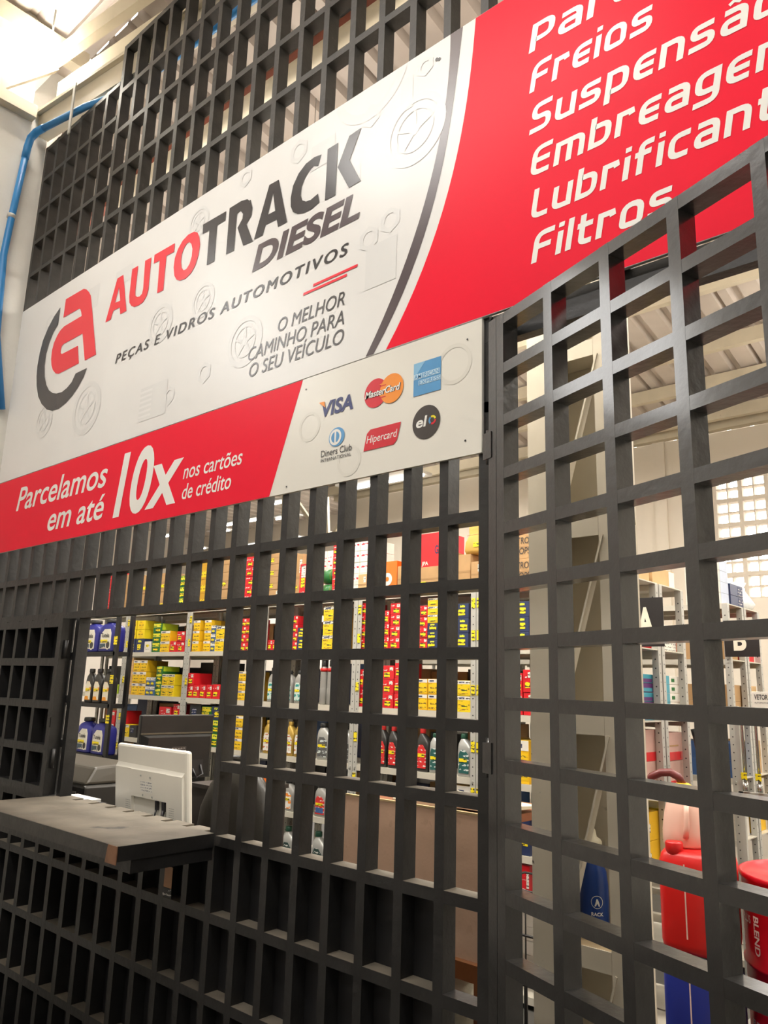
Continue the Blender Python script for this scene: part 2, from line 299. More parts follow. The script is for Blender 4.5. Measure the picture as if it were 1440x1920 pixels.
GOODS=[(0,'red',-5.532,-5.346,0.381,3,1,0.0),(0,'card',-5.238,-5.08,0.346,2,1,0.0),(0,'card',-4.943,-4.776,0.314,2,1,0.0),(0,'card',-4.663,-4.506,0.317,2,1,0.0),(0,'grn',-4.376,-4.234,0.274,3,1,0.0),(0,'amb',-4.09,-3.95,0.449,4,1,0.0),(0,'card',-3.814,-3.668,0.388,3,1,0.0),(0,'red',-3.521,-3.385,0.416,6,1,0.0),(0,'card',-3.265,-3.102,0.37,4,1,0.0),(0,'card',-3.045,-2.95,0.342,1,1,0.06),(0,'redtall',-2.912,-2.826,0.253,1,1,0.0),(0,'wred',-2.819,-2.703,0.35,2,1,0.11),(0,'grncan',-2.694,-2.602,0.205,2,1,0.0),(0,'red',-2.592,-2.512,0.358,5,1,0.0),(0,'wred',-2.429,-2.254,0.369,5,1,0.0),(0,'cardsm',-2.329,-2.255,0.137,1,1,-0.019),(0,'orgcirc',-2.144,-2.016,0.205,1,1,0.0),(0,'card',-2.012,-1.964,0.167,1,1,0),(0,'card',-1.859,-1.68,0.146,1,1,0.0),(0,'card',-1.671,-1.582,0.221,1,1,0.02),(0,'card',-1.57,-1.479,0.203,1,1,0.03),(0,'card',-1.457,-1.38,0.149,1,1,0.0),(0,'card',-1.291,-1.2,0.265,2,1,0.0),(0,'card',-1.179,-1.052,0.275,2,1,0.0),(0,'card',-1.032,-0.86,0.233,2,1,0.0),(1,'bw',-5.296,-5.128,0.156,2,1,0.0),(1,'navround',-5.084,-4.956,0.272,1,1,0.0),(1,'navround',-4.948,-4.815,0.268,1,1,0.0),(1,'wht',-4.807,-4.71,0.089,1,1,0.0),(1,'grn',-4.694,-4.575,0.237,3,1,0.0),(1,'yel',-4.583,-4.444,0.172,2,1,0.0),(1,'red',-4.429,-4.339,0.087,1,1,0.0),(1,'red',-4.339,-4.228,0.162,2,1,0.0),(1,'yel',-4.171,-4.036,0.242,3,1,0.0),(1,'yel',-3.98,-3.892,0.24,3,1,0.0),(1,'blu',-3.892,-3.831,0.197,3,1,0.0),(1,'yelb',-3.831,-3.713,0.19,2,1,0.0),(1,'red',-3.534,-3.399,0.236,4,2,0.0),(1,'redsm',-3.226,-3.111,0.075,1,2,0.0),(1,'red',-2.961,-2.907,0.236,4,1,0.0),(1,'nav',-2.907,-2.816,0.153,2,1,0.0),(1,'yelb',-2.661,-2.531,0.287,3,1,0.0),(1,'red',-2.321,-2.238,0.293,4,1,0.0),(1,'red',-2.117,-2.069,0.237,3,1,0.0),(1,'red',-2.065,-1.979,0.28,4,1,0.0),(1,'red',-1.837,-1.769,0.254,4,1,0.0),(1,'navyel',-1.769,-1.69,0.314,6,1,0.0),(1,'nav',-1.559,-1.47,0.253,3,1,0.0),(1,'red',-1.291,-1.206,0.187,3,1,0.0),(1,'nav',-1.172,-1.076,0.246,3,1,0.0),(1,'red',-1.047,-0.961,0.234,3,1,0.0),(1,'card',-0.93,-0.823,0.2,2,1,0.0),(2,'lime',-5.306,-5.156,0.079,1,1,0.0),(2,'mesh',-5.07,-4.951,0.311,1,1,0.0),(2,'yel',-4.951,-4.738,0.284,3,2,0.0),(2,'blu',-4.738,-4.595,0.146,2,2,0.0),(2,'grn',-4.595,-4.51,0.237,4,1,0.0),(2,'yelb',-4.503,-4.323,0.174,2,2,0.0),(2,'red',-4.163,-4.065,0.186,2,1,0.0),(2,'red',-4.058,-3.982,0.094,1,1,0.0),(2,'red',-3.975,-3.9,0.1,1,1,0.0),(2,'red',-3.893,-3.82,0.102,1,1,0.0),(2,'red',-3.813,-3.728,0.107,1,1,0.0),(2,'yel',-3.545,-3.41,0.204,3,1,0.0),(2,'bgrey',-3.193,-3.108,0.214,1,1,0.0),(2,'bgrey',-3.014,-2.932,0.215,1,1,0.0),(2,'bgrey',-2.916,-2.832,0.216,1,1,0.0),(2,'btube',-2.678,-2.618,0.284,1,1,0.0),(2,'btube',-2.613,-2.549,0.284,1,1,0.0),(2,'red',-2.308,-2.258,0.228,2,1,0.0),(2,'red',-2.116,-2.022,0.252,3,1,0.0),(2,'red',-2.018,-1.943,0.268,3,1,0.0),(2,'yel',-1.841,-1.761,0.176,2,1,0.0),(2,'yel',-1.757,-1.676,0.177,2,1,0.0),(2,'yelb',-1.548,-1.457,0.172,2,1,0.0),(2,'red',-1.292,-1.191,0.215,2,1,0.0),(2,'red',-1.171,-1.122,0.216,2,1,0.0),(2,'red',-1.119,-1.068,0.234,2,1,0.0),(2,'yel',-1.03,-0.907,0.197,2,1,0.0),(3,'red',-5.309,-5.159,0.2,2,1,0.0),(3,'red',-5.133,-5.03,0.206,2,1,0.0),(3,'yelb',-5.013,-4.921,0.099,1,1,0.0),(3,'blk',-4.913,-4.807,0.096,1,1,0.0),(3,'red',-4.508,-4.344,0.262,2,1,0.0),(3,'red',-4.314,-4.22,0.288,3,1,0.0),(3,'blk',-4.086,-3.942,0.293,2,1,0.0),(3,'grn',-3.935,-3.809,0.286,3,1,0.0),(3,'navgrn',-3.803,-3.7,0.291,3,1,0.0),(3,'yel',-3.549,-3.415,0.234,3,1,0.0),(3,'bgold',-3.229,-3.116,0.219,1,1,0.0),(3,'bgold',-2.979,-2.894,0.22,1,1,0.0),(3,'bgold',-2.889,-2.806,0.225,1,1,0.0),(3,'bsilv',-2.674,-2.552,0.227,1,1,0.0),(3,'bsilv',-2.461,-2.359,0.224,1,1,0.0),(3,'bred',-2.137,-2.069,0.24,1,1,0.0),(3,'bred',-2.06,-1.981,0.238,1,1,0.0),(3,'bred',-1.952,-1.871,0.238,1,1,0.0),(3,'bred',-1.84,-1.75,0.238,1,1,0.0),(3,'bgreen',-1.746,-1.662,0.217,1,1,0.0),(3,'bgreen',-1.548,-1.451,0.226,1,1,0.0),(3,'yel',-1.286,-1.2,0.22,1,1,0.0),(3,'yel',-1.174,-1.085,0.216,1,1,0.0),(4,'bdark',-3.223,-3.134,0.182,1,1,0.0),(4,'borange',-2.977,-2.866,0.192,1,1,0.0),(4,'borange',-2.846,-2.744,0.201,1,1,0.0),(4,'bredlab',-2.67,-2.554,0.196,1,1,0.0),(4,'bredlab',-2.441,-2.35,0.186,1,1,0.0),(4,'yel',-1.548,-1.449,0.3,1,1,0.0),(4,'blk',-2.157,-2.056,0.216,1,1,0.0),(4,'blk',-1.831,-1.731,0.249,1,1,0.0),(4,'red',-1.196,-1.146,0.228,1,1,0.0),(4,'navyel1',-1.139,-1.084,0.23,1,1,0.0),(5,'bgcap',-3.217,-3.129,0.244,1,1,0.0),(5,'bgcap',-2.958,-2.844,0.246,1,1,0.0),(5,'bgcap',-2.675,-2.56,0.252,1,1,0.0),(5,'bgcap',-2.412,-2.349,0.253,1,1,0.0),(5,'red',-1.193,-1.143,0.398,1,1,0.0),(5,'red',-1.137,-1.088,0.398,1,1,0.0)]
# ------------------------------------------------------------------ palette
BLACK = mat('black_satin_paint', (.0165,.016,.0158), .40, 0, .25, 14, .16, 45, .45, coat=.12, stain=((.035,.03,.026), 22, .72))
UPBLK = mat('lit_weathered_black_paint', (.042,.039,.035), .48, 0, .25, 14, .16, 45, .45, stain=((.07,.062,.054), 22, .70))  # faded paint, lightened further to stand in for light on the upper bars
GATEBLK = mat('black_gloss_enamel', (.0105,.010,.010), .36, 0, .25, 14, .18, 40, .5, coat=.62, stain=((.035,.03,.026), 22, .72))
SHEETBLK = mat('black_sheet_steel', (.012,.012,.013), .45, 0, .3, 5)
DUSTY = mat('dusty_black_paint', (.135,.116,.088), .75, 0, .25, 9, .1, 40, stain=((.05,.045,.04), 6, .68))  # dust on the ledge; on the bar tops it also stands for light
WALLP = mat('white_limewash', (.80,.77,.70), .85, 0, .06, 3, .25, 30, stain=((.55,.50,.42), 7, .72))
WALLB = mat('cream_wall_paint', (.80,.72,.61), .8, 0, .05, 1.5, .1, 20)
SIGNW = mat('sign_white_vinyl', (.80,.79,.765), .28, 0, .03, 2.5, 0, 1, .35)
SIGNR = mat('sign_red_vinyl', (.90,.014,.042), .34, 0, .03, 2, 0, 1, .10)
SIGNC = mat('sign_cream_vinyl', (.80,.775,.70), .25, 0, .03, 2.5)
FAINT = mat('sign_faint_grey_print', (.748,.743,.722), .3, 0, .02, 4)
FAINTL = mat('sign_faint_white_print', (.82,.81,.79), .33, 0, .01, 4)
INKD = mat('ink_dark_grey', (.055,.05,.052), .25, 0, .06, 4)
INKP = mat('ink_plum_grey', (.10,.075,.08), .25, 0, .06, 4)
INKK = mat('ink_black', (.035,.033,.035), .3, 0, .05, 4)
INKW = mat('ink_white', (.86,.85,.80), .3, 0, .02, 4)
INKR = mat('ink_red', (.85,.02,.04), .28, 0, .03, 3)
CREAM = mat('cream_steel_paint', (.68,.60,.45), .55, 0, .08, 5, .08, 30, stain=((.25,.2,.14), 30, .72))
STEELG = mat('grey_slotted_steel', (.50,.49,.45), .45, .15, .06, 8)
STEELB = mat('beige_shelf_steel', (.62,.58,.49), .45, .05, .05, 6)
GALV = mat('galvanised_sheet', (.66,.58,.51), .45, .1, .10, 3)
GALVD = mat('dark_roof_sheet', (.30,.25,.21), .5, .2, .14, 3)  # darker tone for the roof sheets behind the upper grille
RUST = mat('red_oxide_paint', (.22,.06,.035), .6, 0, .2, 8)
CONC = mat('concrete_floor', (.09,.085,.075), .6, 0, .2, 2, .1, 15)
BLUEP = mat('blue_pvc_pipe', (.03,.22,.52), .4, 0, .05, 10)
LEDM = mat('led_glow', (1,1,1), .4, 0, .0, 5, emit=((1.0,.97,.92), 9.0))
WHITEP = mat('white_plastic', (.80,.78,.73), .38, 0, .03, 6)
BLKP = mat('black_plastic', (.018,.017,.016), .42, 0, .15, 12, .05, 120)

# ------------------------------------------------------------------ setting
def S(name, vs, fs, m, parent=None): return struct(place(name, vs, fs, m, parent))
struct(box('floor', -20, 5, -6, 13, -.12, 0, CONC))
struct(multi('wall_left', [(-3.4,-3.1,-6,-2.5,0,6.2),(-3.4,-3.1,-1.3,-.27,0,6.2),(-3.4,-3.1,-.27,0,0,4.74),(-3.4,-3.1,-.27,0,5.10,6.2),(-3.4,-3.1,-2.5,-1.3,0,3.45),(-3.4,-3.1,-2.5,-1.3,4.65,6.2)], WALLP))
struct(box('wall_behind_camera', -3.4, 5, -6.2, -6, 0, 6.2, WALLP))
struct(box('wall_right', 5, 5.2, -6.2, 6.2, 0, 6.2, WALLP))
# back wall of the shop with the opening for the vent blocks
VX0, VZ0, VP, VN, VR = -1.66, 2.40, .24, 9, 5
vx1, vz1 = VX0+VP*VN, VZ0+VP*VR
wb = struct(multi('wall_back', [(-6.4, VX0, 6.0, 6.2, 0, 4.05), (vx1, 5.0, 6.0, 6.2, 0, 4.05), (VX0, vx1, 6.0, 6.2, 0, VZ0), (VX0, vx1, 6.0, 6.2, vz1, 4.05)], WALLB))
def vent_block_mesh():
    t, w, d, c = .019, VP, .11, .005; h = w/2
    bx = [(0,t,0,d,0,w),(w-t,w,0,d,0,w),(t,w-t,0,d,0,t),(t,w-t,0,d,w-t,w),(h-c,h+c,.01,d,t,w-t),(t,h-c,.01,d,h-c,h+c),(h+c,w-t,.01,d,h-c,h+c)]
    vs, fs = [], []
    for b in bx:
        k = len(vs); vs += boxv(*b); fs += [tuple(i+k for i in f) for f in BOXF]
    return mesh(vs, fs)
VB = vent_block_mesh(); VB.materials.append(mat('vent_block_plaster', (.70,.62,.52), .85, 0, .06, 6))
for i in range(VN):
    for j in range(VR):
        o = link('vent_block', VB, wb); o.location = Vector((VX0+i*VP, 6.03, VZ0+j*VP)) - wpos(wb)
for x in (-1.93, -3.9): box('pilaster', x-.06, x+.06, 5.97, 6.0, 0, 4.05, WALLB, wb)
struct(box('wall_far', -20, -6.2, 12.8, 13, 0, 7, WALLB)); struct(box('wall_far_left', -20.2, -20, 0, 13, 0, 7, WALLB))
struct(box('wall_inner_left', -20, -3.4, 0, .2, 0, 7, WALLP))
struct(place('wall_gable', [(-6.64,.2,5.25),(-6.64,6.3,4.05),(-6.64,6.3,6.02),(-6.64,.2,6.02),(-6.6,.2,5.25),(-6.6,6.3,4.05),(-6.6,6.3,6.02),(-6.6,.2,6.02)], BOXF, WALLB))
struct(box('wall_side_return', -6.4, -6.2, 6.2, 12.8, 0, 4.05, WALLB))

def corrug(name, x0, x1, y0, y1, zf, along, pitch, depth, m, parent):
    """one corrugated roof sheet; ribs run along 'x' or 'y'; zf(x,y) is the height"""
    a0, a1 = (y0, y1) if along == 'x' else (x0, x1)
    prof, a = [], a0
    while a < a1-1e-6:
        for f, h in ((0,0),(.30,0),(.42,1),(.58,1),(.70,0)): 
            if a+f*pitch <= a1: prof.append((a+f*pitch, h*depth))
        a += pitch
    prof.append((a1, 0)); vs = []
    for q, h in prof:
        for e in ((x0, x1) if along == 'x' else (y0, y1)):
            x, y = (e, q) if along == 'x' else (q, e); vs.append((x, y, zf(x, y)+h))
    fs = [(2*i, 2*i+1, 2*i+3, 2*i+2) for i in range(len(prof)-1)]
    n = len(vs); vs += [(x, y, z+.004) for x, y, z in vs]; fs += [tuple(i+n for i in reversed(f)) for f in fs]
    return place(name, vs, fs, m, parent)
ceil = struct(link('ceiling', None)); ceil.location = (0, 0, 4)
zback = lambda x, y: 5.30-.195*(y-.2)
zfront = lambda x, y: 5.32
k = -6.6
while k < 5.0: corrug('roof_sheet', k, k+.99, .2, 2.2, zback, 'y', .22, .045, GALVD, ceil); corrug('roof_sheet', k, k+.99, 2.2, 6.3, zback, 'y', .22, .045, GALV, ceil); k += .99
k = -6.0
while k < .2: corrug('roof_sheet', -3.4, 5.2, k, min(k+.99, .2), zfront, 'x', .2475, .035, GALV, ceil); k += .99
for y in (.9, 1.75, 2.6, 3.15, 3.9, 4.65, 5.2, 5.75): box('purlin', -6.6, 5.0, y-.03, y+.03, zback(0, y)-.13, zback(0, y)-.012, RUST if y < 2 else CREAM, ceil)
box('eave_beam', -6.6, 5.0, 5.9, 5.995, 4.05, 4.16, CREAM, ceil)
for i in range(5): corrug('roof_sheet', -20+i*2.72, -20+(i+1)*2.72, 0, 13, lambda x, y: 6.0, 'y', .34, .05, GALV, ceil)
for y in (7.5, 10.0): box('purlin', -20, -6.4, y-.05, y+.05, 5.85, 5.99, CREAM, ceil)
# roof truss seen over the goods
tr = struct(link('trim_1', None)); tr.location = (-6.9, 6.6, 3.6)
beam('truss_chord', (-9.5, 6.6, 3.70), (-6.45, 6.6, 3.66), .06, .06, CREAM, tr); beam('truss_chord', (-9.5, 6.6, 4.75), (-6.45, 6.6, 4.55), .06, .06, CREAM, tr)
for a, b in (((-7.4,3.69),(-7.5,4.62)), ((-7.35,3.70),(-6.6,4.55)), ((-7.5,3.70),(-8.4,4.66)), ((-8.45,3.70),(-8.5,4.68)), ((-6.5,3.67),(-6.5,4.55))):
    beam('truss_web', (a[0],6.6,a[1]), (b[0],6.6,b[1]), .05, .05, CREAM, tr)
# beams and braces on the wall and over the grille, upper left
YA = math.radians(7.0); dx, dy = math.cos(YA), math.sin(YA)
tb = struct(link('trim_2', None)); tb.location = (-3.1, -.08, 4.5)
def along(p, l): return (p[0]+dx*l, p[1]+dy*l, p[2])
p1 = (-3.10, -.03, 4.66); beam('tie_beam', p1, along(p1, 3.2), .07, .13, CREAM, tb)
p1 = (-3.1, -.045, 4.735); beam('beam_lip', p1, along(p1, 3.2), .09, .018, CREAM, tb)
p2 = (-3.1, .04, 4.96); beam('rafter', p2, along(p2, 4.0), .05, .10, CREAM, tb)
p3 = (-3.1, -.04, 5.12); beam('rafter', p3, along(p3, 4.0), .05, .10, CREAM, tb)
beam('wall_plate', (-3.06, -3, 5.20), (-3.06, .15, 5.20), .08, .12, CREAM, tb)
beam('wall_plate', (-3.07, -3, 4.68), (-3.07, -.1, 4.70), .06, .075, CREAM, tb)
beam('wall_brace', (-3.075, -1.2, 3.75), (-3.075, -.03, 5.08), .045, .06, CREAM, tb)
box('pipe_strap', -2.69, -2.665, -.06, -.054, 4.40, 4.72, STEELG, tb)
# beige service pipe and wiring inside, behind the upper grille
tube('service_duct', [(-3.4,.62,4.665),(.8,.62,4.60)], .055, CREAM, tb, 14)
tube('wire', [(-1.6,.56,4.74),(-1.2,.56,4.70),(-.8,.56,4.73),(-.3,.56,4.69),(.2,.56,4.70)], .008, INKK, tb, 6)

# the blue conduit on the wall and over the grille
bp = thing('conduit_pipe', 'blue plastic conduit climbing the left wall and running along the beam', 'pipe', (-3.075,-.15,2.8))
tube('wall_run', [(-3.072,-.05,2.9),(-3.072,-.13,3.3),(-3.072,-.155,3.77),(-3.072,-.141,4.04),(-3.072,-.117,4.42)], .019, BLUEP, bp)
tube('elbow', [(-3.072,-.118,4.40),(-3.072,-.114,4.47),(-3.06,-.108,4.53),(-3.02,-.096,4.558),(-2.96,-.083,4.563)], .0215, BLUEP, bp)
tube('roof_run', [(-2.98,-.086,4.562),(-2.62,-.01,4.568),(-2.34,.073,4.568),(-1.96,.105,4.566),(-1.37,.137,4.56),(0.2,.25,4.56)], .019, BLUEP, bp)
tube('wire_tie', [(-3.0720,-.146,4.0),(-3.0720,-.145,4.022)], .0225, STEELG, bp)

# ------------------------------------------------------------------ lamps
def tube_lamp(name, label, a, b, watts, group, drop=.0, up=0.0):
    a, b = Vector(a), Vector(b); c = (a+b)/2; L = (b-a).length
    t = thing(name, label, 'lamp', c, group)
    ang = math.atan2(b.y-a.y, b.x-a.x)
    body = beam('lamp_body', a+Vector((0,0,.035)), b+Vector((0,0,.035)), .30, .03, WHITEP, t)
    tube('lamp_tube', [a, b], .016, LEDM, t, 8)
    for s in (-.35, .35):
        q = a.lerp(b, .5+s); tube('suspension_wire', [q+Vector((0,0,.05)), q+Vector((0,0,.05+drop))], .003, STEELG, t, 6)
    ld = bpy.data.lights.new('lamp_light', 'AREA'); ld.shape = 'RECTANGLE'; ld.size = L; ld.size_y = .28; ld.energy = watts; ld.color = (1.0, .97, .93) if 'hall' in group else (1.0, .95, .86)
    lo = bpy.data.objects.new('lamp_light', ld); col.objects.link(lo); lo.parent = t; lo.location = (0, 0, -.025); lo.rotation_euler = (0, 0, ang)
    if up:
        l2 = bpy.data.lights.new('lamp_light', 'AREA'); l2.shape = 'RECTANGLE'; l2.size = L; l2.size_y = .28; l2.energy = watts*up; l2.color = (1.0, .95, .87)
        lo = bpy.data.objects.new('lamp_light', l2); col.objects.link(lo); lo.parent = t; lo.location = (0, 0, .06); lo.rotation_euler = (math.pi, 0, ang)
    return t
ordw = ['first','second','third','fourth','fifth','sixth','seventh','eighth','ninth','tenth','eleventh','twelfth','thirteenth','fourteenth','fifteenth','sixteenth','seventeenth','eighteenth','nineteenth','twentieth']
for i, (x, y) in enumerate(((-1.2,-1.75),(1.6,-1.75),(-1.2,-4.2),(1.6,-4.2))):
    tube_lamp('ceiling_lamp', 'white tube lamp hanging in the hall before the grille, %s of four' % ordw[i], (x-1.1,y,4.95), (x+1.1,y,4.95), FRONT_TUBE_W*(1.35 if y > -2 else .7), 'hall tube lamps', .3, .5)
n = 0
for x, y, z in ((-4.6,1.1,3.9),(-2.4,1.1,3.9),(-.2,1.1,3.9),(2.0,1.1,3.9),(-4.6,3.0,3.9),(-2.4,3.0,3.9),(.75,3.0,3.9),(2.6,3.0,3.9),(-4.6,4.7,3.75),(.7,4.7,3.75),(2.6,4.7,3.75),(-1.9,.30,3.40),(-.72,.27,3.30)):  # last two, by the counter, are added to brighten the desk board
    tube_lamp('ceiling_lamp', 'unseen white tube lamp inside the shop, %s of thirteen' % ordw[n], (x-.6,y,z), (x+.6,y,z), SHOP_TUBE_W*(.6 if y < .5 else 1), 'shop tube lamps', zback(0,y)-z-.17, .5 if y > .5 else 0); n += 1
n = 0
for x, y in ((-15.6,9),(-14.0,9.4),(-13.1,9),(-12.3,9),(-11.4,9.2),(-14.8,11),(-13.2,11),(-12.2,11),(-10.6,8.2),(-16.6,10.6)):
    tube_lamp('ceiling_lamp', 'bright tube lamp in the far hall beyond the racks, %s from the left' % ordw[n], (x-.35,y,5.0), (x+.35,y,5.0), 60, 'far hall tube lamps', .84); n += 1
# bulb lamp in the upper left corner, hung from the rafter
t = thing('bulb_lamp', 'glaring white LED bulb under the rafters at the upper left', 'lamp', (-2.93,-.12,4.98))
tube('lamp_cord', [(-2.93,-.12,5.08),(-2.93,-.12,5.36)], .006, WHITEP, t, 8)
lathe('bulb', [(.012,4.98),(.040,4.995),(.050,5.03),(.042,5.06),(.020,5.085),(.014,5.10)], -2.93, -.12, mat('bulb_glow', (1,1,1), .4, 0, 0, 5, emit=((1,.96,.88), 40)), t, 16)
ld = bpy.data.lights.new('lamp_light', 'POINT'); ld.energy = 85; ld.shadow_soft_size = .055; ld.color = (1,.93,.80)
lo = bpy.data.objects.new('lamp_light', ld); col.objects.link(lo); lo.parent = t; lo.location = (0, 0, .05)
# louvred window in the left wall, out of frame: its daylight shows as the glare on the gate and the sign
wn = struct(link('window_1', None)); wn.location = (-3.25, -1.9, 3.45)
for y0, y1, z0, z1 in ((-2.5,-2.45,3.45,4.65),(-1.35,-1.3,3.45,4.65),(-2.45,-1.35,3.45,3.50),(-2.45,-1.35,4.60,4.65),(-1.92,-1.88,3.5,4.6)): box('window_frame', -3.22, -3.16, y0, y1, z0, z1, CREAM, wn)
for k in range(3):
    z = 3.74+k*.27; place('louvre_slat', [(-3.22,-2.45,z+.025),(-3.17,-2.45,z),(-3.17,-1.35,z),(-3.22,-1.35,z+.025),(-3.22,-2.45,z+.031),(-3.17,-2.45,z+.006),(-3.17,-1.35,z+.006),(-3.22,-1.35,z+.031)], BOXF, STEELG, wn)
def portal(loc, rot, sx, sy):
    ld = bpy.data.lights.new('daylight_portal', 'AREA'); ld.shape = 'RECTANGLE'; ld.size = sx; ld.size_y = sy; ld.cycles.is_portal = True
    lo = bpy.data.objects.new('daylight_portal', ld); col.objects.link(lo); lo.location = loc; lo.rotation_euler = rot
portal((-3.38,-1.9,4.05), (0, math.radians(-90), 0), 1.2, 1.2)
portal((-3.38,-.135,4.92), (0, math.radians(-90), 0), .36, .27)
portal((VX0+VP*VN/2,6.25,VZ0+VP*VR/2), (math.radians(-90), 0, 0), VP*VN, VP*VR)

# ------------------------------------------------------------------ main security grille
P, W, D = .13, .03, .05
g = thing('security_grille', 'black steel grille wall of upright cells below the signboards', 'grille', (-1.5,.025,0))
ROWS = [(1.928,1.958),(1.751,1.780),(1.576,1.606),(1.399,1.429),(1.220,1.250),(.995,1.024),(.768,.797),(.541,.570),(.310,.339),(.06,.09)]
WX0, WX1 = -16*P+W, -8*P          # counter window between these bars
for k in range(1, 24):
    x0 = -k*P; x1 = x0+W
    if 8 < k < 16: spans = [(0, 1.024), (1.751, 2.25)]
    else: spans = [(0, 2.25)]
    for z0, z1 in spans: box('upright_bar', x0, x1, 0, D, z0, z1, BLACK, g)
box('gate_post', 0, .033, 0, D, 0, 2.419, BLACK, g)
box('top_rail', -3.08, .033, 0, D, 2.22, 2.25, BLACK, g)
for z0, z1 in ROWS:
    if 1.03 < z0 < 1.7:
        box('cross_bar', -3.079, WX0-.001, 0.0003, D-.0003, z0, z1, BLACK, g); box('cross_bar', WX1+.001, .032, 0.0003, D, z0, z1, BLACK, g)
    else: box('cross_bar', -3.079, .032, 0.0003, D-.0003, z0, z1, BLACK, g)
box('lit_top_dust', WX0, .0, .001, D-.001, 1.0241, 1.0246, DUSTY, g)  # pale dust strips, also standing in for light on the bar tops
for z in (.797,.570,.339): box('lit_top_dust', -3.08, -P, .001, D-.001, z, z+.0006, DUSTY, g)
for z in (1.250,): box('lit_top_dust', WX1, 0, .001, D-.001, z, z+.0006, DUSTY, g)
box('backing_sheet', -3.08, -P, D+.001, D+.004, 0, 1.012, SHEETBLK, g)
st = box('sticker', -1.27, -1.225, -.0012, -.0002, .83, .895, mat('sticker_brown', (.42,.22,.11), .5), g)
box('sticker_foot', -1.272, -1.223, -.0012, -.0002, .80, .829, printed('sticker_print', (.03,.03,.03), (.6,.6,.58), 130, .45), g)

# ---- upper grille panels above the sign
ug = thing('upper_grille', 'black steel grille panel rising from the signboard to the roof beams', 'grille', (-.7,.025,3.45))
def zt_up(x): return 4.75 if x > -2.3 else 4.53
for k in range(27):
    x0 = -2.262+k*.1415
    if x0 > 1.3: break
    top = 4.75 if x0 < -.9 else 4.70
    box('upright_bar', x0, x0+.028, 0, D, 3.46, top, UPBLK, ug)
for z in (3.465, 3.715, 3.965, 4.208, 4.452, 4.722):
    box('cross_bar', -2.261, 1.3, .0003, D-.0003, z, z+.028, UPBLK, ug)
lg = thing('side_grille', 'narrow black grille panel between the left wall and the taller panel', 'grille', (-2.7,.025,3.45))
for k in range(6):
    x0 = -3.098+k*.1385
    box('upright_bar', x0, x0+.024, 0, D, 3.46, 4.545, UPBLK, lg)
for z in (3.465, 3.70, 3.905, 4.108, 4.312, 4.518):
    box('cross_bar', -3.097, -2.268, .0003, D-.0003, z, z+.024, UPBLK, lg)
# transom behind the sign and above the door
tg = thing('transom_frame', 'black steel frame carrying the signboards over grille and doorway', 'frame', (-1.0,.025,2.25))
box('cross_rail', -3.08, .033, .0, D, 2.42, 2.50, BLACK, tg); box('cross_rail', .034, 1.3, .016, D, 2.42, 2.50, BLACK, tg)
for z0, z1 in ((2.9,2.93),(3.43,3.459)): box('cross_rail', -3.08, 1.3, .0, D, z0, z1, BLACK, tg)
for x in (-3.08,-2.3,-1.5,-.7,.4,1.27): box('upright_bar', x, x+.03, 0, D, 2.501, 3.429, BLACK, tg)
for x in (-3.08,-2.3,-1.5,-.7): box('upright_bar', x, x+.03, 0, D, 2.251, 2.419, BLACK, tg)
box('door_post', 1.10, 1.14, .016, D, 0, 2.42, BLACK, tg)

# ---- counter window shutter folded flat against the grille
sh = thing('window_shutter', 'black grille shutter swung open flat against the grille left of counter window', 'shutter', (-2.6,-.026,1.03))
SX0, SX1, SY0, SY1, SZ0, SZ1 = -3.08, -2.092, -.0525, -.0025, 1.035, 1.747
box('side_stile', SX1-.035, SX1, SY0, SY1, SZ0, SZ1, BLACK, sh); box('side_stile', SX0, SX0+.035, SY0, SY1, SZ0, SZ1, BLACK, sh)
for k in range(1, 8):
    x = SX1-.035-k*.128; box('upright_bar', x-.026, x, SY0, SY1, SZ0, SZ1, BLACK, sh)
for z in (1.035, 1.196, 1.372, 1.548, 1.712): box('cross_bar', SX0+.001, SX1-.001, SY0+.0003, SY1, z, z+.033, BLACK, sh)
box('backing_sheet', SX0, SX1, SY1, SY1+.0015, SZ0, SZ1, SHEETBLK, sh)
for z in (1.14, 1.58):
    tube('hinge', [(-2.083,-.03,z),(-2.083,-.03,z+.075)], .0085, BLACK, sh, 8)
box('latch_plate', -2.118, -2.096, -.056, -.0526, 1.30, 1.34, BLACK, sh)

# ---- fold-down counter ledge
le = thing('counter_ledge', 'dusty black metal ledge folded down below the counter window', 'ledge', (-1.53,-.17,1.0))
box('ledge_top', -2.06, -1.003, -.345, -.012, 1.028, 1.0345, DUSTY, le)
box('front_lip', -2.06, -1.003, -.348, -.343, .993, 1.0343, mat('worn_black_edge', (.035,.033,.03), .45, 0, .3, 20, .1, 50, stain=((.20,.10,.05), 14, .70)), le)
box('side_lip', -1.0035, -.9995, -.345, -.012, .993, 1.0343, BLACK, le)
box('side_lip', -2.063, -2.059, -.345, -.012, .993, 1.0343, BLACK, le)
tri_prisms('bent_corner', [(-1.06,.985),(-1.0,.985),(-.9985,1.02),(-1.0,1.0345),(-1.05,1.0345)], -.3505, -.3479, mat('bare_rusty_steel', (.22,.11,.06), .5, .3, .3, 18), le)
box('support_rail', -2.0, -1.003, -.30, -.27, .955, .992, BLACK, le); box('support_arm', -1.03, -1.004, -.27, -.012, .955, .992, BLACK, le); box('support_arm', -2.0, -1.974, -.27, -.012, .955, .992, BLACK, le)
for k in range(8):
    x = -2.035+k*.125; box('hinge_leaf', x, x+.095, -.012, .045, 1.0265, 1.0325, DUSTY, le)

